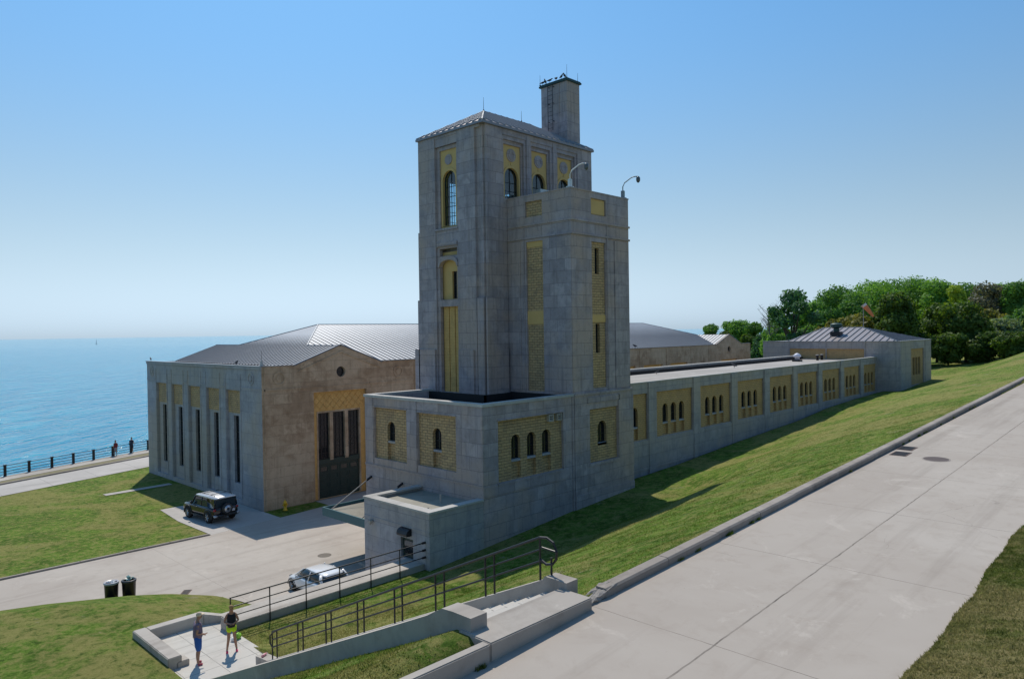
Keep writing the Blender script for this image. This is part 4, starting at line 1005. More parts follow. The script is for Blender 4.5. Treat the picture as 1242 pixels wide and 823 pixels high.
# ================================================================== PEOPLE
def skin_obj(name, verts, edges, radii, mat, parent, root=0, sub_=1):
    me = bpy.data.meshes.new(name); me.from_pydata([tuple(v) for v in verts], edges, []); me.materials.append(mat)
    o = bpy.data.objects.new(name, me); C.objects.link(o); o.parent = parent
    md_ = o.modifiers.new('skin', 'SKIN'); md_.use_smooth_shade = True
    sk = me.skin_vertices[0].data if me.skin_vertices else None
    if sk is None:
        bm = bmesh.new(); bm.from_mesh(me); bm.verts.layers.skin.verify(); bm.to_mesh(me); bm.free(); sk = me.skin_vertices[0].data
    for i, r in enumerate(radii): sk[i].radius = r if isinstance(r, tuple) else (r, r); sk[i].use_root = (i == root)
    sb = o.modifiers.new('subsurf', 'SUBSURF'); sb.levels = sub_; sb.render_levels = sub_
    return o
SK = plain('skin_tone', (.36, .19, .12), .55, 0, .08)
def person(loc, rz, H, label, shirt, shorts, shoe, hairc, arms, legs=.1, head_pitch=0, sleeves=False, short_len=.5, cap=None, group=None, female=False, detail=True):
    k = H/1.75
    t = thing('person', label, 'person', loc, rz, group)
    sw_ = .15 if female else .18
    V = []; E_ = []; Rr = []
    def v(p, r, par=None):
        V.append(Vector(p)*k); Rr.append((r[0]*k, r[1]*k) if isinstance(r, tuple) else r*k)
        if par is not None: E_.append((par, len(V)-1))
        return len(V)-1
    pel = v((0, 0, .95), (.15, .12)); sp1 = v((0, .0, 1.1), (.125 if female else .155, .11), pel); che = v((0, .0, 1.3), (.145 if female else .175, .12), sp1); nb = v((0, -.01, 1.44), (.085, .07), che); nk = v((0, 0, 1.51), .05, nb)
    hp_ = head_pitch; hd = v((0, .02+hp_*.06, 1.6), (.062, .075), nk); ht = v((0, .01+hp_*.12, 1.68), (.074, .092), hd); htt = v((0, -.005+hp_*.13, 1.745), (.04, .05), ht)
    nose = v((0, .105+hp_*.09, 1.625-hp_*.02), .014, hd)
    for s_i, sg in enumerate((-1, 1)):
        el, wr = arms[s_i]
        sh = v((sg*sw_, -.01, 1.405), .055, nb); e = v(el, .04, sh); w_ = v(wr, .027, e)
        d = (Vector(wr)-Vector(el)).normalized(); side = d.cross(Vector((0, 0, 1)) if abs(d.z) < .8 else Vector((0, 1, 0))).normalized(); nn = side.cross(d)
        pm = v(Vector(wr)+d*.07, (.034, .02), w_)
        if detail:
            for f_, (off, ln) in enumerate(((-.03, .075), (-.01, .09), (.01, .085), (.03, .065))):
                b_ = v(Vector(wr)+d*.11+side*off, .009, pm); m_ = v(Vector(wr)+d*(.11+ln*.55)+side*off+nn*.01, .008, b_); v(Vector(wr)+d*(.11+ln)+side*off+nn*.03, .0065, m_)
            th = v(Vector(wr)+d*.05-side*.045, .011, w_); v(Vector(wr)+d*.095-side*.06, .009, th)
        hip = v((sg*.085, 0, .9), .088, pel); kn = v((sg*(.09+legs*.3), .02, .49), .056, hip); ca = v((sg*(.095+legs*.55), -.015, .33), .053, kn); an = v((sg*(.1+legs), -.02, .08), .034, ca); v((sg*(.1+legs)+.0, .1, .035), .035, an)
    skin_obj('body', V, E_, Rr, SK, t)
    def cl(name, pts, eds, rr, col):
        m_ = plain(name+'_fabric', col, .85, 0, .12, 4); return skin_obj(name, [Vector(p)*k for p in pts], eds, [(a*k, b*k) if isinstance(r_, tuple) and False else tuple(x*k for x in r_) if isinstance(r_, tuple) else r_*k for r_ in rr for a, b in [(0, 0)]], m_, t)
    c_ = .018; w2 = .115 if female else .13
    P_ = [(0, 0, .90 if female else .82), (0, 0, 1.08), (0, 0, 1.3), (0, -.01, 1.42), (-sw_*.85, -.01, 1.41), (sw_*.85, -.01, 1.41)]; Ed = [(0, 1), (1, 2), (2, 3), (3, 4), (3, 5)]; Rd = [(.2, .19), (w2+c_+.03, w2+c_+.02), (.18+c_ if not female else .155+c_, .165), (.11, .1), .072, .072]
    if sleeves:
        for q_, sg in ((4, -1), (5, 1)):
            el = Vector(arms[0 if sg < 0 else 1][0]); p = Vector((sg*sw_, -.01, 1.405)).lerp(el, .65); P_.append(tuple(p)); Ed.append((q_, len(P_)-1)); Rd.append(.062)
    cl('shirt', P_, Ed, Rd, shirt)
    zl = .9-short_len*.8
    P_ = [(0, 0, 1.04), (0, 0, .9), (-.09, 0, .86), (.09, 0, .86), (-(.09+legs*.2), .01, zl), (.09+legs*.2, .01, zl)]
    cl('shorts', P_, [(0, 1), (1, 2), (1, 3), (2, 4), (3, 5)], [(.172, .155), (.178, .155), .12, .12, .105, .105], shorts)
    for sg in (-1, 1):
        cl('shoe', [(sg*(.1+legs), -.05, .05), (sg*(.1+legs), .03, .045), (sg*(.1+legs), .13, .035)], [(0, 1), (1, 2)], [.045, .048, .038], shoe)
    hm = MB(); cx_, cy_, cz_ = 0, (.0+hp_*.12), 1.69
    for i in range(7):
        pass
    prof_ = [(.088*math.sin(a), .1*math.cos(a)) for a in np.linspace(math.pi*.62, .02, 8)]
    hm.lathe([(max(r_, .002), z) for r_, z in prof_], 14, (0, 0, 0))
    hv = [Vector((x*.93, y*1.08-.012, z)) for x, y, z in hm.v]; rot = Matrix.Rotation(-R(14)+hp_*R(-18), 3, 'X') if not cap else Matrix.Rotation(R(2), 3, 'X')
    hm.v = [tuple((rot @ p+Vector((cx_, cy_, cz_-.005)))*k) for p in hv]
    ho = hm.build('cap' if cap else 'hair', plain('cap_cloth' if cap else 'hair_colour', cap or hairc, .8, 0, .2, 8), t, True)
    if cap:
        cm = MB(); cm.lathe([(.085, 0), (.088, .008), (.085, .012)], 14); cm.v = [tuple((Vector((x*.9, y*.9+.09+cy_, z+1.69)))*k) for x, y, z in cm.v]; cm.build('cap_peak', ho.data.materials[0], ho, True)
    if female:
        pt_ = MB(); pt_.tube([Vector(p)*k for p in ((0, -.09, 1.7), (0, -.15, 1.66), (0, -.15, 1.55))], [.03*k, .035*k, .012*k], 8); pt_.build('ponytail', ho.data.materials[0], ho, True)
    for sg in (-1, 1):
        em = MB(); em.lathe([(.001, -.009), (.008, -.004), (.009, 0), (.008, .004), (.001, .009)], 8, (sg*.028*k, (.092+hp_*.1)*k, 1.645*k)); em.build('eye', M['frame'], t, True)
    mm = MB(); mm.tube([Vector(p)*k for p in ((-.02, .09+hp_*.08, 1.585), (0, .096+hp_*.08, 1.583), (.02, .09+hp_*.08, 1.585))], .006, 6); mm.build('mouth', plain('lips', (.3, .1, .09), .5), t, True)
    return t
relaxed = lambda sg: ((sg*.25, -.03, 1.13), (sg*.26, .08, .9))
person((9.9, 24.75, 1.8), R(-105), 1.76, 'man in purple grey top and blue shorts with a pale cap standing on the plaza', (.17, .13, .19), (.02, .10, .36), (.45, .08, .12), (.3, .2, .1),
       [((-.25, -.04, 1.13), (-.22, .12, .98)), ((.24, -.06, 1.12), (.14, .13, 1.06))], .02, .5, True, .55, (.62, .50, .36))
person((11.12, 24.85, 1.8), R(160), 1.66, 'woman in black tank top, lime shorts and pink shoes looking down at her hands', (.012, .012, .016), (.52, .75, .01), (.75, .05, .16), (.32, .19, .08),
       [((-.25, -.02, 1.14), (-.07, .19, 1.12)), ((.25, -.02, 1.14), (.09, .19, 1.14))], .07, .7, False, .22, None, None, True)
person((25.9, 85.9, .03), R(20), 1.7, 'walker in a dark red top leaning at the lake railing, left of two', (.16, .02, .03), (.25, .25, .28), (.1, .1, .1), (.05, .03, .02), [relaxed(-1), relaxed(1)], .04, .2, True, .5, detail=False)
person((27.8, 86.75, .03), R(-40), 1.72, 'walker in dark blue clothes at the lake railing, right of two', (.02, .03, .06), (.03, .03, .05), (.1, .1, .1), (.04, .03, .02), [relaxed(-1), relaxed(1)], .04, .2, True, .5, detail=False)

# bag on the plaza and shoes on the wall end
bg_ = thing('sports_bag', 'lime green and white bag lying on the plaza behind the woman', 'bag', (11.75, 25.75, 1.8), .4)
m = MB(); m.rbox(-.13, .13, -.09, .09, 0, .2, .04); m.build('bag_body', plain('lime_nylon', (.30, .62, .06), .6), bg_, True)
m = MB(); m.rbox(-.3, -.14, -.12, .1, 0, .13, .04); m.build('white_pouch', plain('white_cloth', (.75, .75, .75), .8), bg_, True)
m = MB(); m.tube([(-.08, 0, .19), (-.04, 0, .28), (.04, 0, .28), (.08, 0, .19)], .012); m.build('handle', M['dark_metal'], bg_, True)
bt = thing('bottle', 'small pink drinks bottle lying on the lower end of the stair wall', 'bottle', (11.38, 22.95, 2.18), .5)
m = MB(); m.tube([(-.12, 0, .0), (.08, 0, .0), (.1, 0, 0), (.14, 0, 0)], [.04, .04, .02, .018], 10); m.build('bottle_body', plain('pink_plastic', (.75, .3, .33), .4), bt, True)
m = MB(); m.tube([(.14, 0, 0), (.17, 0, 0)], .022, 10); m.build('lid', M['wallc'], bt, True)

# ================================================================== TRASH CANS
def can(x, y, label, full):
    t = thing('trash_can', label, 'trash can', (x, y, .02), 0, 'black trash cans at the lawn edge'); t.scale = (1, 1, 1.1)
    m = MB(); m.lathe([(.27, 0), (.28, .02), (.315, .8), (.33, .84), (.33, .9), (.30, .9)], 20); m.build('can_body', plain('black_plastic', (.012, .010, .016), .35), t, True)
    m = MB(); pr_ = [(.335, .85), (.342, .88), (.338, .93), (.30, .95), (.27, .9)]
    m.lathe(pr_, 20); m.v = [(x_*(1+.03*math.sin(9*math.atan2(y_, x_))), y_*(1+.03*math.sin(7*math.atan2(y_, x_))), z_+.02*math.sin(5*math.atan2(y_, x_)) if z_ < .8 else z_) for x_, y_, z_ in m.v]
    m.build('bin_liner', plain('white_liner' if not full else 'dark_liner', (.42, .42, .46) if not full else (.05, .05, .06), .4), t, True)
    m = MB()
    for i in range(9 if full else 5):
        a = random.uniform(0, 6.28); r_ = random.uniform(0, .2); q = random.uniform(.05, .1); cx_, cy_ = r_*math.cos(a), r_*math.sin(a); cz_ = .88+random.uniform(0, .16 if full else .04)
        bm = bmesh.new(); bmesh.ops.create_icosphere(bm, subdivisions=1, radius=q)
        for v_ in bm.verts: v_.co = v_.co*random.uniform(.7, 1.3)+Vector((cx_, cy_, cz_))
        bm.verts.index_update(); m.add([v_.co[:] for v_ in bm.verts], [[v_.index for v_ in f_.verts] for f_ in bm.faces]); bm.free()
    m.build('rubbish', plain('litter', (.55, .58, .6) if not full else (.35, .5, .47), .7, 0, .5, 8), t)
can(11.3, 38.55, 'black trash can with white liner rim, leftmost of the two on the grass', False)
can(12.0, 38.25, 'black trash can heaped with rubbish, rightmost of the two on the grass', True)

# ================================================================== HYDRANT
hy = thing('fire_hydrant', 'yellow fire hydrant on the grass by the corner of the hall', 'hydrant', (26.2, 49.1, 0))
YM = plain('yellow_paint', (.75, .45, .02), .4)
m = MB(); m.lathe([(.17, 0), (.17, .04), (.11, .05), (.105, .5), (.14, .52), (.14, .56), (.12, .6), (.09, .68), (.03, .73), (.03, .79)], 14); m.build('barrel', YM, hy, True)
for a, b in (((-.12, 0, .42), (-.2, 0, .42)), ((.12, 0, .42), (.2, 0, .42)), ((0, -.1, .38), (0, -.21, .38))):
    m = MB(); m.tube([a, b], .055, 10); m.build('outlet_cap', YM, hy, True)

# ================================================================== LAKE RAILING
lr = thing('waterfront_railing', 'dark railing with thick square posts along the lake promenade', 'railing', (15, 81.7, 0))
def shp(x): return Vector((x, float(shoreY(x))-.22, .03))
xs_ = [15.03+2.12*k for k in range(-9, 22)]
for x in xs_:
    m = MB(); p = shp(x); m.rbox(p.x-.11, p.x+.11, p.y-.11, p.y+.11, 0, 1.08, .02); m.rbox(p.x-.14, p.x+.14, p.y-.14, p.y+.14, 1.08, 1.13, .01); kid(m, 'post', M['dark_metal'], lr)
BM = plain('blue_black_rail', (.012, .03, .05), .35, .2)
for z in (1.0, .72, .45, .2):
    m = MB(); m.tube([shp(x)+Vector((0, 0, z)) for x in xs_], .03, 6); kid(m, 'rail', BM, lr)

# ================================================================== CARS
def loft(mb, rings, cap=True):
    n = len(rings[0]); vs = [p for r_ in rings for p in r_]
    fs = [(i*n+k, i*n+(k+1) % n, (i+1)*n+(k+1) % n, (i+1)*n+k) for i in range(len(rings)-1) for k in range(n)]
    if cap: fs += [tuple(range(n-1, -1, -1)), tuple((len(rings)-1)*n+k for k in range(n))]
    return mb.add(vs, fs)
def wheel(parent, x, y, r, w_, side):
    m = MB(); m.tube([(x-w_/2, y, r), (x-w_/2+.03, y, r), (x+w_/2-.03, y, r), (x+w_/2, y, r)], [r*.9, r, r, r*.9], 22); wo = m.build('wheel', plain('tyre_rubber', (.012, .012, .013), .8), parent, True)
    m = MB(); xo = x+side*(w_/2+.005); m.tube([(xo-side*.02, y, r), (xo, y, r)], r*.62, 18); rm = m.build('rim', plain('alloy', (.35, .36, .38), .3, .8), wo)
    m = MB()
    for k in range(6):
        a = k*math.pi/3; m.tube([(xo+side*.012, y+.08*r*math.cos(a), r+.08*r*math.sin(a)), (xo+side*.012, y+.58*r*math.cos(a), r+.58*r*math.sin(a))], r*.07, 5)
    rm.data.materials[0] = M['frame']; m.build('spokes', plain('alloy_spoke', (.45, .46, .48), .3, .8), wo)
    return wo
def paint(name, col, rough=.18, metal=.3):
    m, nt, b = newmat(name); b.inputs['Base Color'].default_value = (*col, 1); b.inputs['Roughness'].default_value = rough; b.inputs['Metallic'].default_value = metal
    b.inputs['Coat Weight'].default_value = .6; b.inputs['Coat Roughness'].default_value = .05
    return m
def bodyring(y, hw, z0, zb, zc, n=5):
    "closed ring in the plane y: sill, side with bulge, shoulder, crowned top"
    L = [(hw*.86, z0), (hw*.97, z0+.1), (hw, z0+.3*(zb-z0)+.05), (hw*.99, zb-.12), (hw*.95, zb-.03), (hw*.86, zb+.3*(zc-zb)), (hw*.45, zc)]
    return [(x, y, z) for x, z in L]+[(-x, y, z) for x, z in reversed(L)]
def suv(loc, rz):
    t = thing('suv', 'boxy black off-road suv with a white roof and rear spare wheel parked beside the hall', 'car', loc, rz)
    P_ = paint('black_car_paint', (.008, .009, .014)); W_ = paint('white_roof_paint', (.75, .75, .76), .3, 0)
    m = MB(); st_ = [(-2.12, .88, .48, 1.02, 1.05), (-2.02, .93, .42, 1.08, 1.1), (-1.0, .95, .40, 1.1, 1.12), (.7, .95, .40, 1.1, 1.12), (.95, .94, .40, 1.08, 1.13), (1.9, .9, .42, 1.02, 1.08), (2.14, .85, .46, .9, .98), (2.2, .8, .5, .8, .84)]
    loft(m, [bodyring(*s_) for s_ in st_]); b_ = m.build('car_body', P_, t, True)
    m = MB()
    for sx in (-1, 1):
        for y in (1.34, -1.35):
            pts = [(sx*.93, y+.5*math.cos(a), .4+.5*math.sin(a)) for a in np.linspace(-.15, math.pi+.15, 12)]; m.tube(pts, .06, 6)
        m.rbox(sx*.93-.05, sx*.93+.05, -.85, .85, .36, .44, .02)
    m.build('wheel_arch_trim', M['frame'], b_, True)
    gl = MB(); gst = [(-2.05, .83, .72, 1.1, 1.68), (-1.95, .86, .77, 1.1, 1.7), (.45, .86, .77, 1.1, 1.71), (.55, .86, .74, 1.1, 1.7), (1.02, .84, .7, 1.08, 1.15)]
    loft(gl, [[(hb, y, z0), (ht_, y, z1), (-ht_, y, z1), (-hb, y, z0)] for y, hb, ht_, z0, z1 in gst]); gl.build('window_glass', M['glass_car'], t)
    pi_ = MB()
    for sx in (-1, 1):
        pi_.prism([Vector((sx*.868, -2.06, 1.1)), Vector((sx*.868, -1.25, 1.1)), Vector((sx*.79, -1.0, 1.7)), Vector((sx*.79, -2.0, 1.7))], (0, 0, 0), (sx*.012, 0, 0))
        for ya, yb2 in (((-.35), (-.38)), (.92, .52)):
            pi_.tube([(sx*.865, ya, 1.1), (sx*.782, yb2, 1.7)], .035, 6)
        pi_.tube([(sx*.84, -2.06, 1.1), (sx*.74, -2.06, 1.68)], .05, 6)
    pi_.build('pillars', P_, t, True)
    m = MB(); rst = [(-2.12, .74, 1.7, 1.73), (-2.05, .8, 1.69, 1.79), (-.8, .82, 1.7, 1.84), (.4, .8, 1.69, 1.82), (.6, .74, 1.68, 1.74)]
    loft(m, [[(w_, y, z0), (w_*.97, y, z1-.02), (w_*.5, y, z1), (-w_*.5, y, z1), (-w_*.97, y, z1-.02), (-w_, y, z0)] for y, w_, z0, z1 in rst]); ro__ = m.build('car_roof', W_, t, True)
    m = MB()
    for sx in (-1, 1): m.tube([(sx*.62, .2, 1.84), (sx*.62, .1, 1.9), (sx*.62, -1.7, 1.9), (sx*.62, -1.8, 1.83)], .02, 6)
    for y in (-.2, -1.2): m.tube([(-.62, y, 1.9), (.62, y, 1.9)], .018, 6)
    m.build('roof_rack', M['dark_metal'], ro__, True)
    for x, y, sd in ((-.85, 1.34, -1), (.85, 1.34, 1), (-.85, -1.35, -1), (.85, -1.35, 1)): wheel(t, x, y, .4, .26, sd)
    m = MB(); m.tube([(-.02, -2.14, .98), (-.02, -2.2, .98), (-.02, -2.36, .98), (-.02, -2.4, .98)], [.33, .38, .38, .33], 22); sw_ = m.build('spare_wheel', M['frame'], t, True)
    m = MB(); m.tube([(-.02, -2.4, .98), (-.02, -2.415, .98)], .25, 16); m.build('spare_wheel_rim', plain('silver_rim', (.5, .5, .52), .3, .7), sw_, True)
    m = MB(); m.tube([(-.02, -2.412, .98), (-.02, -2.43, .98)], .1, 12); m.build('hub', M['frame'], sw_, True)
    m = MB(); m.rbox(-.9, .9, -2.26, -2.1, .45, .62, .03); m.build('rear_bumper', M['frame'], t, True)
    for sx in (-1, 1):
        m = MB(); m.rbox(sx*.83-.12, sx*.83+.12, -2.28, -2.08, .47, .63, .03); m.build('bumper_corner', plain('silver_trim', (.5, .5, .52), .35, .5), t, True)
        m = MB(); m.rbox(sx*.83-.1, sx*.83+.1, -2.14, -2.03, .88, 1.04, .02); m.build('tail_light', paint('red_lens', (.35, .01, .01), .15, 0), t, True)
        m = MB(); m.rbox(sx*1.03-.07, sx*1.03+.07, .62, .8, 1.1, 1.3, .03); m.tube([(sx*.9, .75, 1.12), (sx*1.0, .74, 1.16)], .025); m.build('wing_mirror', W_ if sx > 0 else P_, t, True)
        m = MB(); m.rbox(sx*.62-.13, sx*.62+.13, 2.1, 2.2, .78, .95, .03); m.build('headlight', plain('lamp_lens', (.6, .62, .65), .1), t, True)
        m = MB(); m.rbox(sx*.955-.015, sx*.955+.015, .0, .18, .98, 1.02, .006); m.build('door_handle', plain('chrome', (.6, .6, .6), .2, .9), t, True)
    m = MB(); m.rbox(.3, .62, -2.2, -2.12, .72, .88, .01); m.build('number_plate', plain('plate_white', (.65, .66, .7), .5), t)
suv((21.55, 51.25, .015), R(6))
def hatch(loc, rz):
    t = thing('hatchback', 'small white hatchback parked on the driveway behind the walkway railing', 'car', loc, rz)
    W_ = paint('white_car_paint', (.78, .78, .79), .2, 0)
    m = MB(); st_ = [(-1.92, .6, .42, .62, .66), (-1.86, .76, .34, .86, .9), (-1.6, .83, .26, .96, 1.0), (-.9, .86, .22, .95, .98), (.6, .86, .22, .92, .96), (.95, .86, .22, .88, .95), (1.4, .83, .24, .8, .88), (1.75, .74, .3, .66, .74), (1.92, .55, .36, .5, .55)]
    loft(m, [bodyring(*s_) for s_ in st_]); m.build('car_body', W_, t, True)
    gl = MB(); gst = [(-1.78, .68, .6, .92, .99), (-1.42, .74, .58, .93, 1.36), (-1.15, .76, .6, .93, 1.42), (.1, .77, .6, .93, 1.44), (.42, .77, .57, .93, 1.38), (1.02, .74, .66, .9, .97)]
    loft(gl, [[(hb, y, z0), (hb*.93, y, z0+.6*(z1-z0)), (ht_, y, z1), (-ht_, y, z1), (-hb*.93, y, z0+.6*(z1-z0)), (-hb, y, z0)] for y, hb, ht_, z0, z1 in gst]); gl.build('window_glass', M['glass_car'], t, True)
    m = MB(); rst = [(-1.5, .5, 1.36, 1.38), (-1.3, .62, 1.37, 1.45), (-.5, .65, 1.4, 1.5), (.2, .62, 1.4, 1.475), (.42, .52, 1.38, 1.42)]
    loft(m, [[(w_, y, z0), (w_*.85, y, z1-.02), (w_*.4, y, z1), (-w_*.4, y, z1), (-w_*.85, y, z1-.02), (-w_, y, z0)] for y, w_, z0, z1 in rst]); m.build('car_roof', W_, t, True)
    m = MB()
    for sx in (-1, 1):
        m.tube([(sx*.78, .98, .93), (sx*.74, .72, 1.13), (sx*.6, .4, 1.41)], .035, 6); m.tube([(sx*.8, -.3, .93), (sx*.66, -.35, 1.42)], .03, 6)
        m.tube([(sx*.74, -1.6, .93), (sx*.71, -1.35, 1.2), (sx*.6, -1.2, 1.42)], .085, 6)
    m.build('pillars', W_, t, True)
    for x, y, sd in ((-.76, 1.22, -1), (.76, 1.22, 1), (-.76, -1.2, -1), (.76, -1.2, 1)): wheel(t, x, y, .31, .2, sd)
    for sx in (-1, 1):
        m = MB(); m.rbox(sx*.92-.07, sx*.92+.07, .55, .68, .92, 1.06, .03); m.build('wing_mirror', W_, t, True)
        m = MB(); m.rbox(sx*.66-.06, sx*.66+.06, -1.9, -1.78, .62, .82, .02); m.build('tail_light', paint('red_lamp', (.4, .02, .02), .15, 0), t, True)
        m = MB(); m.rbox(sx*.56-.1, sx*.56+.1, 1.72, 1.84, .56, .7, .03); m.build('headlight', M['glass_car'], t, True)
        m = MB(); pts = [(sx*.85, 1.22+.38*math.cos(a), .31+.38*math.sin(a)) for a in np.linspace(.0, math.pi, 10)]; m.tube(pts, .03, 6); m.build('wheel_arch_trim', M['frame'], t, True)
    return t
hatch((18.95, 32.2, .015), R(0)).scale = (.98, 1, .88)

# ================================================================== SMALL STREET FURNITURE
def grate(name, cat, label, x, y, w_, l_, rz, bars=True, group=None, z=None):
    t = thing(name, label, cat, (x, y, (roadz(x) if z is None else z)+.006), rz, group)
    t.rotation_euler = (0, -math.atan(.031) if z is None else 0, rz)
    m = MB(); m.box(-w_/2, w_/2, -l_/2, l_/2, -.01, .004); m.build('frame', plain('rusty_iron', (.13, .085, .07), .8, .2, .4, 12), t)
    if bars:
        m = MB(); k = int(w_/.08)
        for i in range(k): a = -w_/2+.06+i*(w_-.12)/max(1, k-1); m.box(a-.015, a+.015, -l_/2+.05, l_/2-.05, .004, .012)
        m.build('bars', M['frame'], t)
grate('storm_drain', 'storm drain', 'rusty storm drain in the road by the kerb, nearer of two', 30.35, 8.5, .85, .6, 0, True, 'storm drains by the kerb')
grate('storm_drain', 'storm drain', 'rusty storm drain in the road by the kerb, farther of two', 31.6, 8.62, .85, .6, 0, True, 'storm drains by the kerb')
grate('storm_drain', 'storm drain', 'iron drain grate in the driveway above the curved lawn edge', 14.3, 37.2, .9, .4, .9, True, None, .008)
mh = thing('manhole_cover', 'round iron manhole cover in the road beside the storm drains', 'manhole', (30.0, 7.2, roadz(30)+.006)); mh.rotation_euler = (0, -math.atan(.031), 0)
m = MB(); m.lathe([(.42, -.01), (.42, .004), (.38, .006)], 28); m.build('cover', plain('iron_cover', (.10, .075, .07), .8, .2, .4, 12), mh)
m = MB(); m.lathe([(.47, -.01), (.47, .002), (.43, .003)], 28); m.build('rim', M['kerb'], mh)
mh = thing('manhole_cover', 'grey manhole cover in the driveway beside the annex corner', 'manhole', (22.35, 37.3, .01))
m = MB(); m.lathe([(.4, -.01), (.4, .004), (.36, .006)], 24); m.build('cover', plain('iron_cover_b', (.14, .12, .10), .8, .2, .4, 12), mh)
# cctv cameras on the stair tower
def cctv(x, y, label, col, s, cam_dir):
    t = thing('security_camera', label, 'camera', (x, y, 21.46)); mt = plain('cctv_paint', col, .4)
    m = MB(); m.rbox(-.2, .2, -.16, .16, 0, .06, .01); m.rbox(-.1, .1, -.1, .1, .06, .5, .02); m.build('base_box', mt, t)
    m = MB(); d = cam_dir; pts = [(0, 0, .4), (0, 0, .75), (d[0]*.12*s, d[1]*.12*s, 1.0), (d[0]*.55*s, d[1]*.55*s, 1.3), (d[0]*.75*s, d[1]*.75*s, 1.36), (d[0]*1.0*s, d[1]*1.0*s, 1.36)]
    m.tube(pts, .035, 8); m.build('arm', mt, t, True)
    m = MB(); m.lathe([(.05, .12), (.1, .08), (.13, 0), (.13, -.12), (.11, -.2), (.06, -.27), (.01, -.29)], 12, (d[0]*s, d[1]*s, 1.24)); m.build('camera_dome', plain('cctv_dome', (.10, .11, .12), .2), t, True)
cctv(32.95, 26.95, 'white dome camera on a curved arm at the near corner of the stair tower', (.7, .72, .73), 1.0, (.5, -.85))
cctv(38.3, 26.95, 'grey dome camera on a curved arm at the far corner of the stair tower', (.25, .3, .32), 1.0, (.5, -.85))
# flood light / equipment on the stair tower roof
eq = thing('roof_equipment', 'pale steel equipment box on the stair tower roof before the middle arched window', 'equipment', (35.6, 31.2, 21.0))
m = MB(); m.rbox(-.75, .75, -.2, .2, .75, 1.25, .04); m.build('housing', plain('galvanised', (.5, .52, .5), .45, .4), eq)
for x in (-.6, .6): m = MB(); m.tube([(x, 0, 0), (x, 0, .78)], .03); m.build('leg', M['dark_metal'], eq)
# lightning rods
def rod(x, y, z, h, label, base=False):
    t = thing('lightning_rod', label, 'lightning rod', (x, y, z), 0, 'lightning rods')
    m = MB(); m.tube([(0, 0, 0), (0, 0, h)], [.018, .008], 6); m.build('rod', M['frame'], t)
    m = MB(); m.lathe([(.06, 0), (.05, .08), (.02, .12)] if not base else [(.16, 0), (.14, .1), (.05, .45), (.02, .5)], 8); m.build('rod_base', M['coping'] if base else M['frame'], t)
rod(33.85, 35.15, 27.98, .95, 'thin lightning rod on the near end of the tower roof ridge')
rod(37.6, 35.15, 27.98, .8, 'thin lightning rod on the tower roof ridge beside the chimney')
rod(39.95, 35.4, 31.16, .8, 'thin lightning rod at the left corner of the chimney top')
rod(40.1, 32.95, 31.16, 1.0, 'thin lightning rod at the near corner of the chimney top')
rod(41.4, 33.0, 31.16, .7, 'thin lightning rod at the right corner of the chimney top')
rod(25.1, 50.15, 10.7, 1.2, 'short rod with a white base on the near corner of the hall parapet', True)
# birds
def bird_proto():
    m = MB(); m.tube([(-.2, 0, .12), (-.1, 0, .14), (0, 0, .17), (.08, 0, .19), (.12, 0, .25), (.17, 0, .27), (.22, 0, .26)], [.015, .04, .07, .06, .035, .035, .006], 8); m.tube([(0, .025, .0), (0, .025, .12)], .008, 4); m.tube([(0, -.025, .0), (0, -.025, .12)], .008, 4)
    return m
BMAT = plain('grey_feathers', (.05, .05, .06), .8, 0, .4, 10); bird0 = None
spots = [((39.98, 34.9, 31.18), 'pigeon on the chimney top, second from the left'), ((39.98, 34.5, 31.18), 'pigeon on the chimney top left of the ladder'), ((40.0, 33.9, 31.18), 'pigeon on the chimney top above the ladder'),
         ((40.0, 33.4, 31.18), 'pigeon on the chimney top near its front corner'), ((40.0, 35.2, 31.18), 'pigeon at the left end of the chimney top'), ((40.05, 33.1, 31.18), 'pigeon at the front corner of the chimney top'),
         ((25.1, 72.5, 10.72), 'dark bird at the far left end of the hall parapet'), ((25.1, 54.35, 10.72), 'dark bird on the hall parapet beside the near corner'), ((73.2, 50.0, 10.76), 'dark bird on the hall eave right of the tower'),
         ((69.9, 35.4, 8.85), 'dark bird standing on the flat roof of the wing'), ((56.7, 36.4, 8.85), 'dark bird standing on the wing roof nearest the tower')]
for i, (p, lb) in enumerate(spots):
    o = bird_proto().build('bird', BMAT, None, True) if i == 0 else bird0.copy()
    if i == 0: bird0 = o
    else: C.objects.link(o)
    o.location = p; o.rotation_euler = (0, 0, random.uniform(0, 6.28)); s_c = 1.15 if p[0] < 60 else 1.6; o.scale = (s_c,)*3
    tag(o, lb, 'bird', 'birds perched on the roofs')
# things on the wing roof
t = thing('roof_vent', 'white cowled vent on the far part of the wing roof', 'vent', (86.5, 35.6, 8.85))
m = MB(); m.lathe([(.28, 0), (.28, .5), (.45, .55), (.45, .75), (.2, .95), (.05, 1.0)], 14); m.build('cowl', plain('white_vent_paint', (.7, .7, .78), .5), t, True)
m = MB(); m.rbox(-.6, .6, -.4, .4, 0, .2, .02); m.build('vent_base', M['dark_metal'], t)
for i, (x, lb) in enumerate(((90.2, 'left dark roof pipe with a pale cap at the end of the wing roof'), (91.6, 'right dark roof pipe with a pale cap at the end of the wing roof'))):
    t = thing('roof_pipe', lb, 'pipe', (x, 34.6, 8.85), 0, 'roof pipes at the end of the wing')
    m = MB(); m.lathe([(.16, 0), (.16, .5), (.22, .52), (.22, .6), (.05, .66)], 10); m.build('pipe', M['dark_metal'], t, True)
    m = MB(); m.lathe([(.2, .6), (.2, .66), (.05, .7)], 10, (0, 0, .02)); m.build('cap', M['coping'], t, True)
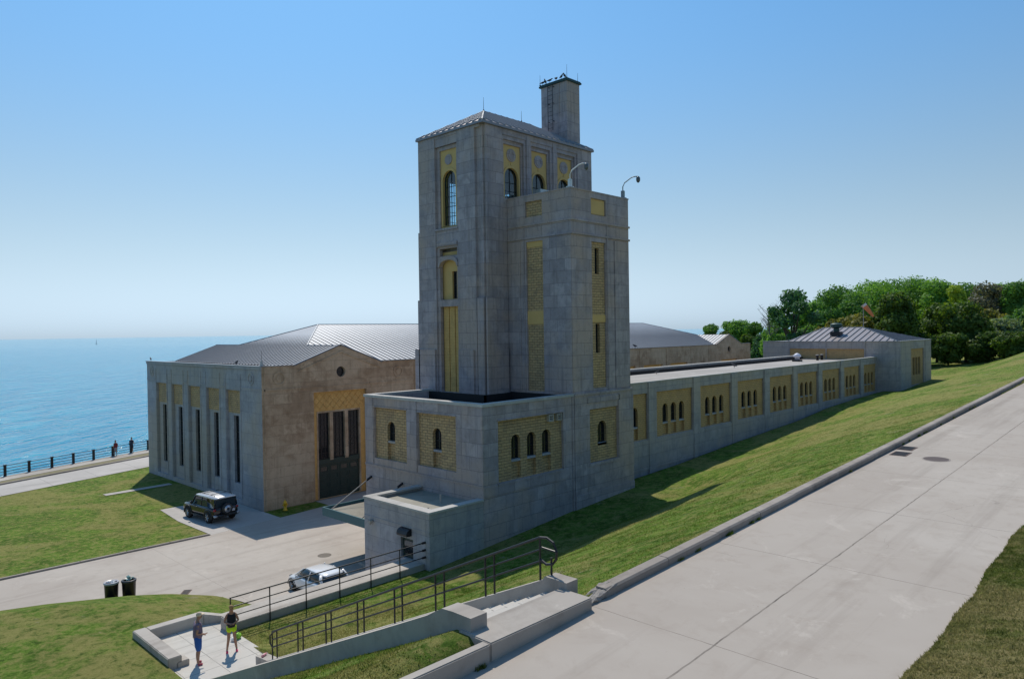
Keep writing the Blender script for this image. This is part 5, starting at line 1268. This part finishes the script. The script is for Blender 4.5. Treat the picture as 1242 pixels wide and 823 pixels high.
# windsock
wsk = thing('windsock', 'faded orange and white windsock on a pole behind the far pavilion roof', 'windsock', (100.2, 32.4, 12.7))
m = MB(); m.tube([(0, 0, -.2), (0, 0, 3.15)], .05, 8); m.build('pole', M['wallc'], wsk)
m = MB(); m.tube([(0, 0, 3.1), (.1, -.25, 2.85), (.2, -.6, 2.35), (.32, -1.0, 1.75), (.36, -1.15, 1.55)], [.34, .33, .27, .17, .12], 14, cap=False)
so = m.build('sock', plain('faded_orange_cloth', (.85, .24, .09), .8, 0, .3, 2), wsk, True)
m = MB(); m.tube([(0, 0, 3.16), (.07, -.17, 2.93)], [.36, .345], 14, cap=False); m.build('sock_collar', plain('white_cloth_b', (.75, .68, .62), .8), so, True)
# sail boats
def boat(x, y, s, label):
    t = thing('sailboat', label, 'boat', (x, y, -2.6), R(-30), 'sailing boats on the lake'); t.scale = (s, s, s)
    m = MB(); rings = []
    for yy, w_, z in ((-4.5, 1.2, 1.1), (-3, 1.6, 1.1), (0, 1.8, 1.1), (3, 1.2, 1.25), (5, .1, 1.5)): rings.append([(w_, yy, z), (w_*.7, yy, .2), (0, yy, -.3), (-w_*.7, yy, .2), (-w_, yy, z)])
    loft(m, rings); m.build('hull', plain('hull_paint', (.2, .22, .25), .4), t, True)
    m = MB(); m.tube([(0, .8, 1), (0, .8, 13)], [.12, .06], 8); m.tube([(0, .8, 2.2), (0, -3.8, 2.2)], .08, 6); m.build('mast', M['dark_metal'], t)
    m = MB(); m.prism([Vector((0, .6, 2.5)), Vector((0, -3.5, 2.5)), Vector((0, .6, 12.5))], (-.02, 0, 0), (.02, 0, 0)); m.build('sail', plain('grey_sail', (.3, .33, .36), .8), t)
boat(560, 1985, 1.0, 'dark sailboat on the horizon, the larger of the two')
boat(1180, 3450, .8, 'tiny sailboat near the horizon, the smaller and farther of the two')
# far headland
hl = MB(); pts_top = []
hx = np.linspace(0, 1, 60); a_ = Vector((2900, 1500, -3)); b_ = Vector((3400, 1000, -3))
dirv = (b_-a_); off_ = Vector((.7, .7, 0))*260
h_ = [2+9*math.sin(math.pi*min(1, x*1.1))**.7*(.75+.25*math.sin(x*21)+.1*math.sin(x*57)) for x in hx]
vs = []
for x, hh in zip(hx, h_):
    p = a_+dirv*float(x); vs += [tuple(p), tuple(p+off_*.4+Vector((0, 0, hh))), tuple(p+off_)]
hl.add(vs, [(i*3, i*3+3, i*3+4, i*3+1) for i in range(59)]+[(i*3+1, i*3+4, i*3+5, i*3+2) for i in range(59)])
struct(hl.build('headland', plain('far_shore', (.12, .17, .2), .9)))

# ================================================================== TREES
LM = {'dark': leafmat('leaves_dark', (0.049, 0.109, 0.028), (0.106, 0.188, 0.034), (0.228, 0.275, 0.055)), 'mid': leafmat('leaves_mid', (0.077, 0.198, 0.055), (0.138, 0.305, 0.066), (0.259, 0.397, 0.090)),
      'bright': leafmat('leaves_bright', (0.122, 0.275, 0.055), (0.214, 0.426, 0.090), (0.336, 0.548, 0.122)), 'blue': leafmat('leaves_blue', (0.049, 0.138, 0.077), (0.090, 0.228, 0.106), (0.182, 0.336, 0.138)),
      'olive': leafmat('leaves_olive', (0.154, 0.167, 0.046), (0.244, 0.244, 0.066), (0.336, 0.305, 0.090)), 'yellow': leafmat('leaves_yellow', (0.275, 0.397, 0.046), (0.397, 0.518, 0.077), (0.518, 0.580, 0.090)),
      'grey': leafmat('leaves_grey', (0.138, 0.214, 0.122), (0.244, 0.320, 0.182), (0.397, 0.457, 0.275)), 'mauve': leafmat('leaves_mauve', (0.144, 0.150, 0.120), (0.204, 0.204, 0.168), (0.264, 0.276, 0.180))}
WORD = {'dark': 'dark green', 'mid': 'mid green', 'bright': 'bright green', 'blue': 'blue green', 'olive': 'olive green', 'yellow': 'yellow green', 'grey': 'grey green', 'mauve': 'mauve grey'}
def crown_mesh(name, blobs, nleaf, size, mat, parent, seed):
    g_ = np.random.default_rng(seed); tot = sum(b[3]**2 for b in blobs); A = []
    for bx_, by_, bz_, br_, fl in blobs:
        n = int(nleaf*br_**2/tot); d = g_.normal(size=(n, 3)); d /= np.linalg.norm(d, axis=1)[:, None]
        # ragged outline: radius modulated in lumps
        lump = 1+.16*np.sin(d[:, 0]*5+seed)*np.sin(d[:, 1]*6+1.3*seed)+.1*np.sin(d[:, 2]*9+d[:, 0]*7)
        r = br_*lump*(1-.42*g_.random(n)**2.2); c = d*r[:, None]; c[:, 2] *= fl; c += np.array([bx_, by_, bz_])
        nrm = d+g_.normal(size=(n, 3))*.55; nrm /= np.linalg.norm(nrm, axis=1)[:, None]
        t1 = np.cross(nrm, g_.normal(size=(n, 3))); t1 /= np.linalg.norm(t1, axis=1)[:, None]; t2 = np.cross(nrm, t1)
        s = size*(.6+.8*g_.random(n))[:, None]
        A.append(np.stack([c-t1*s-t2*s*.3, c+t1*s*.2-t2*s*.75, c+t1*s+t2*s*.25, c-t1*s*.1+t2*s*.8], 1))
    V = np.concatenate(A).reshape(-1, 3); n = len(V)//4
    me = bpy.data.meshes.new(name); me.vertices.add(len(V)); me.vertices.foreach_set('co', V.ravel()); me.loops.add(len(V)); me.loops.foreach_set('vertex_index', np.arange(len(V)))
    me.polygons.add(n); me.polygons.foreach_set('loop_start', np.arange(0, len(V), 4)); me.polygons.foreach_set('loop_total', np.full(n, 4)); me.materials.append(mat); me.update()
    o = bpy.data.objects.new(name, me); C.objects.link(o); o.parent = parent; return o
def tree(x, y, z0, h, r, kind, label, seed, open_=False, group='trees beyond the buildings'):
    g_ = random.Random(seed); t = thing('broadleaf_tree', label, 'tree', (x, y, z0-.3), 0, group); h += .3
    th = h*.32; m = MB(); m.tube([(0, 0, 0), (.1, 0, th*.5), (0, .1, th), (.2, 0, h*.6), (.1, .1, h*.85)], [.045*h*.55, .035*h*.5, .028*h*.5, .015*h*.5, .03], 8)
    blobs = []; zc = h*.6; K = 13 if not open_ else 20
    for i in range(K):
        a = g_.uniform(0, 6.28); rr = r*g_.uniform(.25, .72); zf = g_.uniform(.3, .86) if not open_ else g_.uniform(.25, .9)
        wd = math.sin(math.pi*min(1, max(.12, (zf-.08)/.98)))**.6
        br_ = r*g_.uniform(.3, .5)*(.6 if open_ else 1)
        p = (rr*wd*math.cos(a)*1.15, rr*wd*math.sin(a)*1.15, min(h*zf, h-br_*.85)); blobs.append((*p, br_, g_.uniform(.65, .9)))
        m.tube([(0, .05, th*g_.uniform(.7, 1.3)), (p[0]*.5, p[1]*.5, p[2]*.75), (p[0]*.95, p[1]*.95, p[2])], [.012*h, .008*h, .02], 5)
    blobs.append((0, 0, h-r*.45, r*.45, .8))
    if not open_: blobs.append((0, 0, h*.55, r*.7, .9)); blobs.append((0, 0, h*.3, r*.6, .6))
    m.build('trunk', M['bark'], t)
    crown_mesh('crown', blobs, (11000 if not open_ else 6500), .25 if h > 8 else .2, LM[kind], t, seed)
    return t
TR = [(129.0, 36.4, 6.5, 12.4, 4.5, 'dark', 'round dark green maple rising just behind the windsock'), (140.3, 33.4, 6.8, 10.2, 3.7, 'dark', 'narrower dark green maple right of the one behind the windsock'), (134.5, 27.9, 6.8, 10.5, 4.8, 'dark', 'broadest dark yellowish maple right of the pavilion'),
 (140.8, 24.3, 7.2, 7.0, 3.5, 'grey', 'low grey green tree right of the broad dark maple'), (148.6, 21.9, 7.6, 8.5, 3.7, 'mid', 'mid green tree low at the right edge above the slope'),
 (172.7, 58.9, 5.0, 16.3, 6.5, 'mid', 'tall mid green tree behind the pavilion ventilator'), (199.3, 60.2, 6.0, 18.7, 7.2, 'bright', 'tall bright green tree on the skyline left of the windsock'), (210.3, 56.0, 7.0, 19.0, 7.9, 'mid', 'highest green tree on the skyline above the dark maples'),
 (204.3, 47.8, 7.5, 17.3, 6.6, 'bright', 'bright green skyline tree right of the highest one'), (183.9, 40.1, 7.5, 14.5, 3.7, 'yellow', 'small yellow green tree between the skyline and the dark maples'), (194.5, 36.3, 8.0, 15.1, 5.7, 'mauve', 'thin mauve grey tree on the right skyline'),
 (193.4, 30.3, 8.5, 14.2, 4.1, 'mid', 'upright green tree right of the mauve grey one'), (203.8, 26.8, 9.0, 12.9, 5.7, 'mid', 'green tree cut by the right edge on the skyline'), (154.4, 56.2, 4.5, 16.1, 4.1, 'mid', 'narrow green tree left of the skyline mass'),
 (131.8, 43.6, 5.0, 10.5, 4.3, 'olive', 'olive brown tree right behind the pavilion roof'), (125.9, 45.4, 5.0, 9.4, 3.4, 'olive', 'smaller olive tree left of the pavilion ventilator'), (151.5, 59.2, 3.0, 10.7, 4.5, 'mid', 'green tree low behind the left end of the pavilion'),
 (214.6, 116.2, 1.0, 13.9, 4.1, 'mid', 'leftmost small tree standing against the lake'), (210.7, 105.8, 1.0, 15.0, 5.2, 'bright', 'round tree right of the leftmost one by the lake'), (205.3, 97.1, 1.0, 14.1, 4.0, 'mid', 'third tree from the left near the lake'),
 (182.8, 84.4, 1.5, 10.5, 3.9, 'blue', 'blue green tree beneath the dead branches'), (189.2, 92.1, 1.2, 10.3, 3.7, 'dark', 'dark low tree behind the far gable of the hall'), (199.1, 103.5, 1.0, 11.5, 3.5, 'dark', 'dark low tree between the lakeside trees'),
 (147.1, 63.8, 2.5, 9.3, 3.5, 'bright', 'bright low bush-like tree left of the pavilion wall'), (143.1, 53.5, 4.0, 8.0, 4.2, 'dark', 'dark low tree directly behind the pavilion'), (126.3, 39.2, 6.0, 6.6, 3.5, 'dark', 'dark undergrowth tree below the windsock maple'),
 (133.1, 35.1, 6.5, 5.7, 3.6, 'dark', 'dark undergrowth tree right of the pavilion corner'), (131.6, 25.2, 7.0, 5.1, 3.1, 'dark', 'dark low tree under the right side of the broad maple'), (128.0, 28.9, 6.9, 5.0, 3.1, 'dark', 'dark low tree under the left side of the broad maple'), (130.1, 20.9, 7.6, 4.2, 3.0, 'dark', 'dark low tree on the slope crest at the right edge')]
TR += [(177.6, 63.9, 5.0, 17.9, 7.1, 'mid', 'broad green tree filling the skyline above the ventilator'), (208.6, 66.3, 6.5, 19.4, 8.6, 'bright', 'broad bright tree on the skyline directly above the windsock'), (218.3, 62.1, 7.0, 20.0, 8.8, 'mid', 'large rear tree on the skyline right of the windsock'),
 (228.9, 56.9, 7.5, 19.9, 8.9, 'bright', 'large rear bright tree above the pavilion right end'), (214.7, 44.3, 8.0, 16.6, 7.2, 'mid', 'rear green tree behind the mauve grey crown'), (224.8, 38.1, 8.5, 15.9, 6.9, 'bright', 'rear bright tree right of the mauve grey crown'),
 (219.4, 32.2, 9.0, 15.3, 7.1, 'mid', 'rear green tree on the skyline at the right edge'), (162.3, 62.4, 4.0, 15.3, 4.8, 'bright', 'bright green tree touching the right side of the tall open tree'), (156.1, 68.8, 2.5, 12.7, 4.4, 'bright', 'bright green tree below the dead branches, left of the open tree'),
 (159.7, 29.2, 7.5, 8.8, 4.0, 'olive', 'low olive tree behind the grey green one at right')]
for i, (x, y, z0, h, r, kd, lb) in enumerate(TR): tree(x, y, z0, h, r, kd, lb, 11+i*7)
tree(134.0, 55.8, 3.5, 17.2, 5.3, 'blue', 'tall open dark tree with sky gaps left of the wood', 5, True)
dt = thing('dead_tree', 'bare grey dead tree left of the tall open tree', 'tree', (145.3, 65.6, 2.5))
m = MB(); m.tube([(0, 0, 0), (.2, 0, 8), (0, .2, 14)], [.3, .2, .08], 8); m.build('trunk', M['deadwood'], dt)
m = MB(); gd = random.Random(3)
for i in range(42):
    a = gd.uniform(0, 6.28); z = gd.uniform(7, 14); l = gd.uniform(1.5, 3.8); p = Vector((.1, .1, z)); e = p+Vector((math.cos(a)*l*.8, math.sin(a)*l*.8, l*gd.uniform(.4, 1.1)))
    md_ = p.lerp(e, .5)+Vector((0, 0, gd.uniform(-.2, .3))); m.tube([p, md_, e], [.06, .04, .012], 4)
    for k in range(3): q = md_.lerp(e, gd.random()); m.tube([q, q+Vector((gd.uniform(-.8, .8), gd.uniform(-.8, .8), gd.uniform(.2, .9)))], [.025, .008], 4)
m.build('bare_branches', M['deadwood'], dt)

# ================================================================== GRASS BLADES (uncountable)
def blades(name, mat, pts, hgt, wid, seed):
    g_ = np.random.default_rng(seed); n = len(pts); a = g_.random(n)*6.28; hh = hgt*(.5+g_.random(n)); lean = g_.normal(size=(n, 2))*.45*hh[:, None]
    dx = np.stack([np.cos(a), np.sin(a), np.zeros(n)], 1)*wid*(.6+.8*g_.random(n))[:, None]
    top = pts+np.concatenate([lean, hh[:, None]], 1); V = np.stack([pts-dx, pts+dx, top], 1).reshape(-1, 3)
    me = bpy.data.meshes.new(name); me.vertices.add(len(V)); me.vertices.foreach_set('co', V.ravel()); me.loops.add(len(V)); me.loops.foreach_set('vertex_index', np.arange(len(V)))
    me.polygons.add(n); me.polygons.foreach_set('loop_start', np.arange(0, len(V), 3)); me.polygons.foreach_set('loop_total', np.full(n, 3)); me.materials.append(mat); me.update()
    o = bpy.data.objects.new(name, me); C.objects.link(o); o['kind'] = 'stuff'; o['label'] = 'short grass blades on the slope'; o['category'] = 'grass'; return o
def scatter(n, x0, x1, y0, y1, seed, clump=True):
    g_ = np.random.default_rng(seed); X = x0+(x1-x0)*g_.random(n); Y = y0+(y1-y0)*g_.random(n)
    if clump:
        keep = (np.sin(X*1.9+Y*.8)+np.sin(Y*2.3-X*.6)+g_.normal(size=n)*.8) > -.5; X, Y = X[keep], Y[keep]
    return X, Y
X, Y = scatter(170000, 11.6, 62, 9.24, 24, 1); k_ = rng.random(len(X)) < np.clip(1.25-(X-11)/40, 0, 1); X, Y = X[k_], Y[k_]; P1_ = np.stack([X, Y, ground(X, Y)-.01], 1)
X, Y = scatter(30000, 4.5, 8.4, 9.15, 17, 2); P2_ = np.stack([X, Y, ground(X, Y)-.01], 1)
X, Y = scatter(40000, 11.6, 21, 22, 27, 3); P3_ = np.stack([X, Y, ground(X, Y)-.01], 1)
lg = blades('lawn_grass', M['blade'], np.concatenate([P1_, P2_, P3_]), .045, .012, 4)
gw = np.random.default_rng(21); cen = np.concatenate([11.8+gw.random(16)*34, [17.2, 17.35, 8.2, 5.9]]); X = np.repeat(cen, 70)+gw.normal(size=len(cen)*70)*.07; Y = 8.9+gw.normal(size=len(X))*.02+.004*np.clip(X-12, 0, 60); Y = np.where(X < 8.4, 8.76+gw.normal(size=len(X))*.02, Y)
wd_ = blades('kerb_weeds', M['blade'], np.stack([X, Y, roadz(X)], 1), .07, .01, 22); wd_['label'] = 'small weeds growing where the kerb meets the road'
g_ = np.random.default_rng(9); X = 9+17*g_.random(90000); D = g_.random(90000)**1.4*3.6; ed = np.interp(X, xs if False else [-15+.11*i for i in range(1600)], edge)
Z = roadz(X)+np.interp(D, [0, .12, .45, 1.2, 2.4, 4.5], [.012, .05, .09, .22, .6, 1.5])
vgs = blades('verge_grass', M['verge_blade'], np.stack([X, ed-D+.005, Z-.005], 1), .042, .009, 10); vgs['label'] = 'dry grass blades along the near road edge'
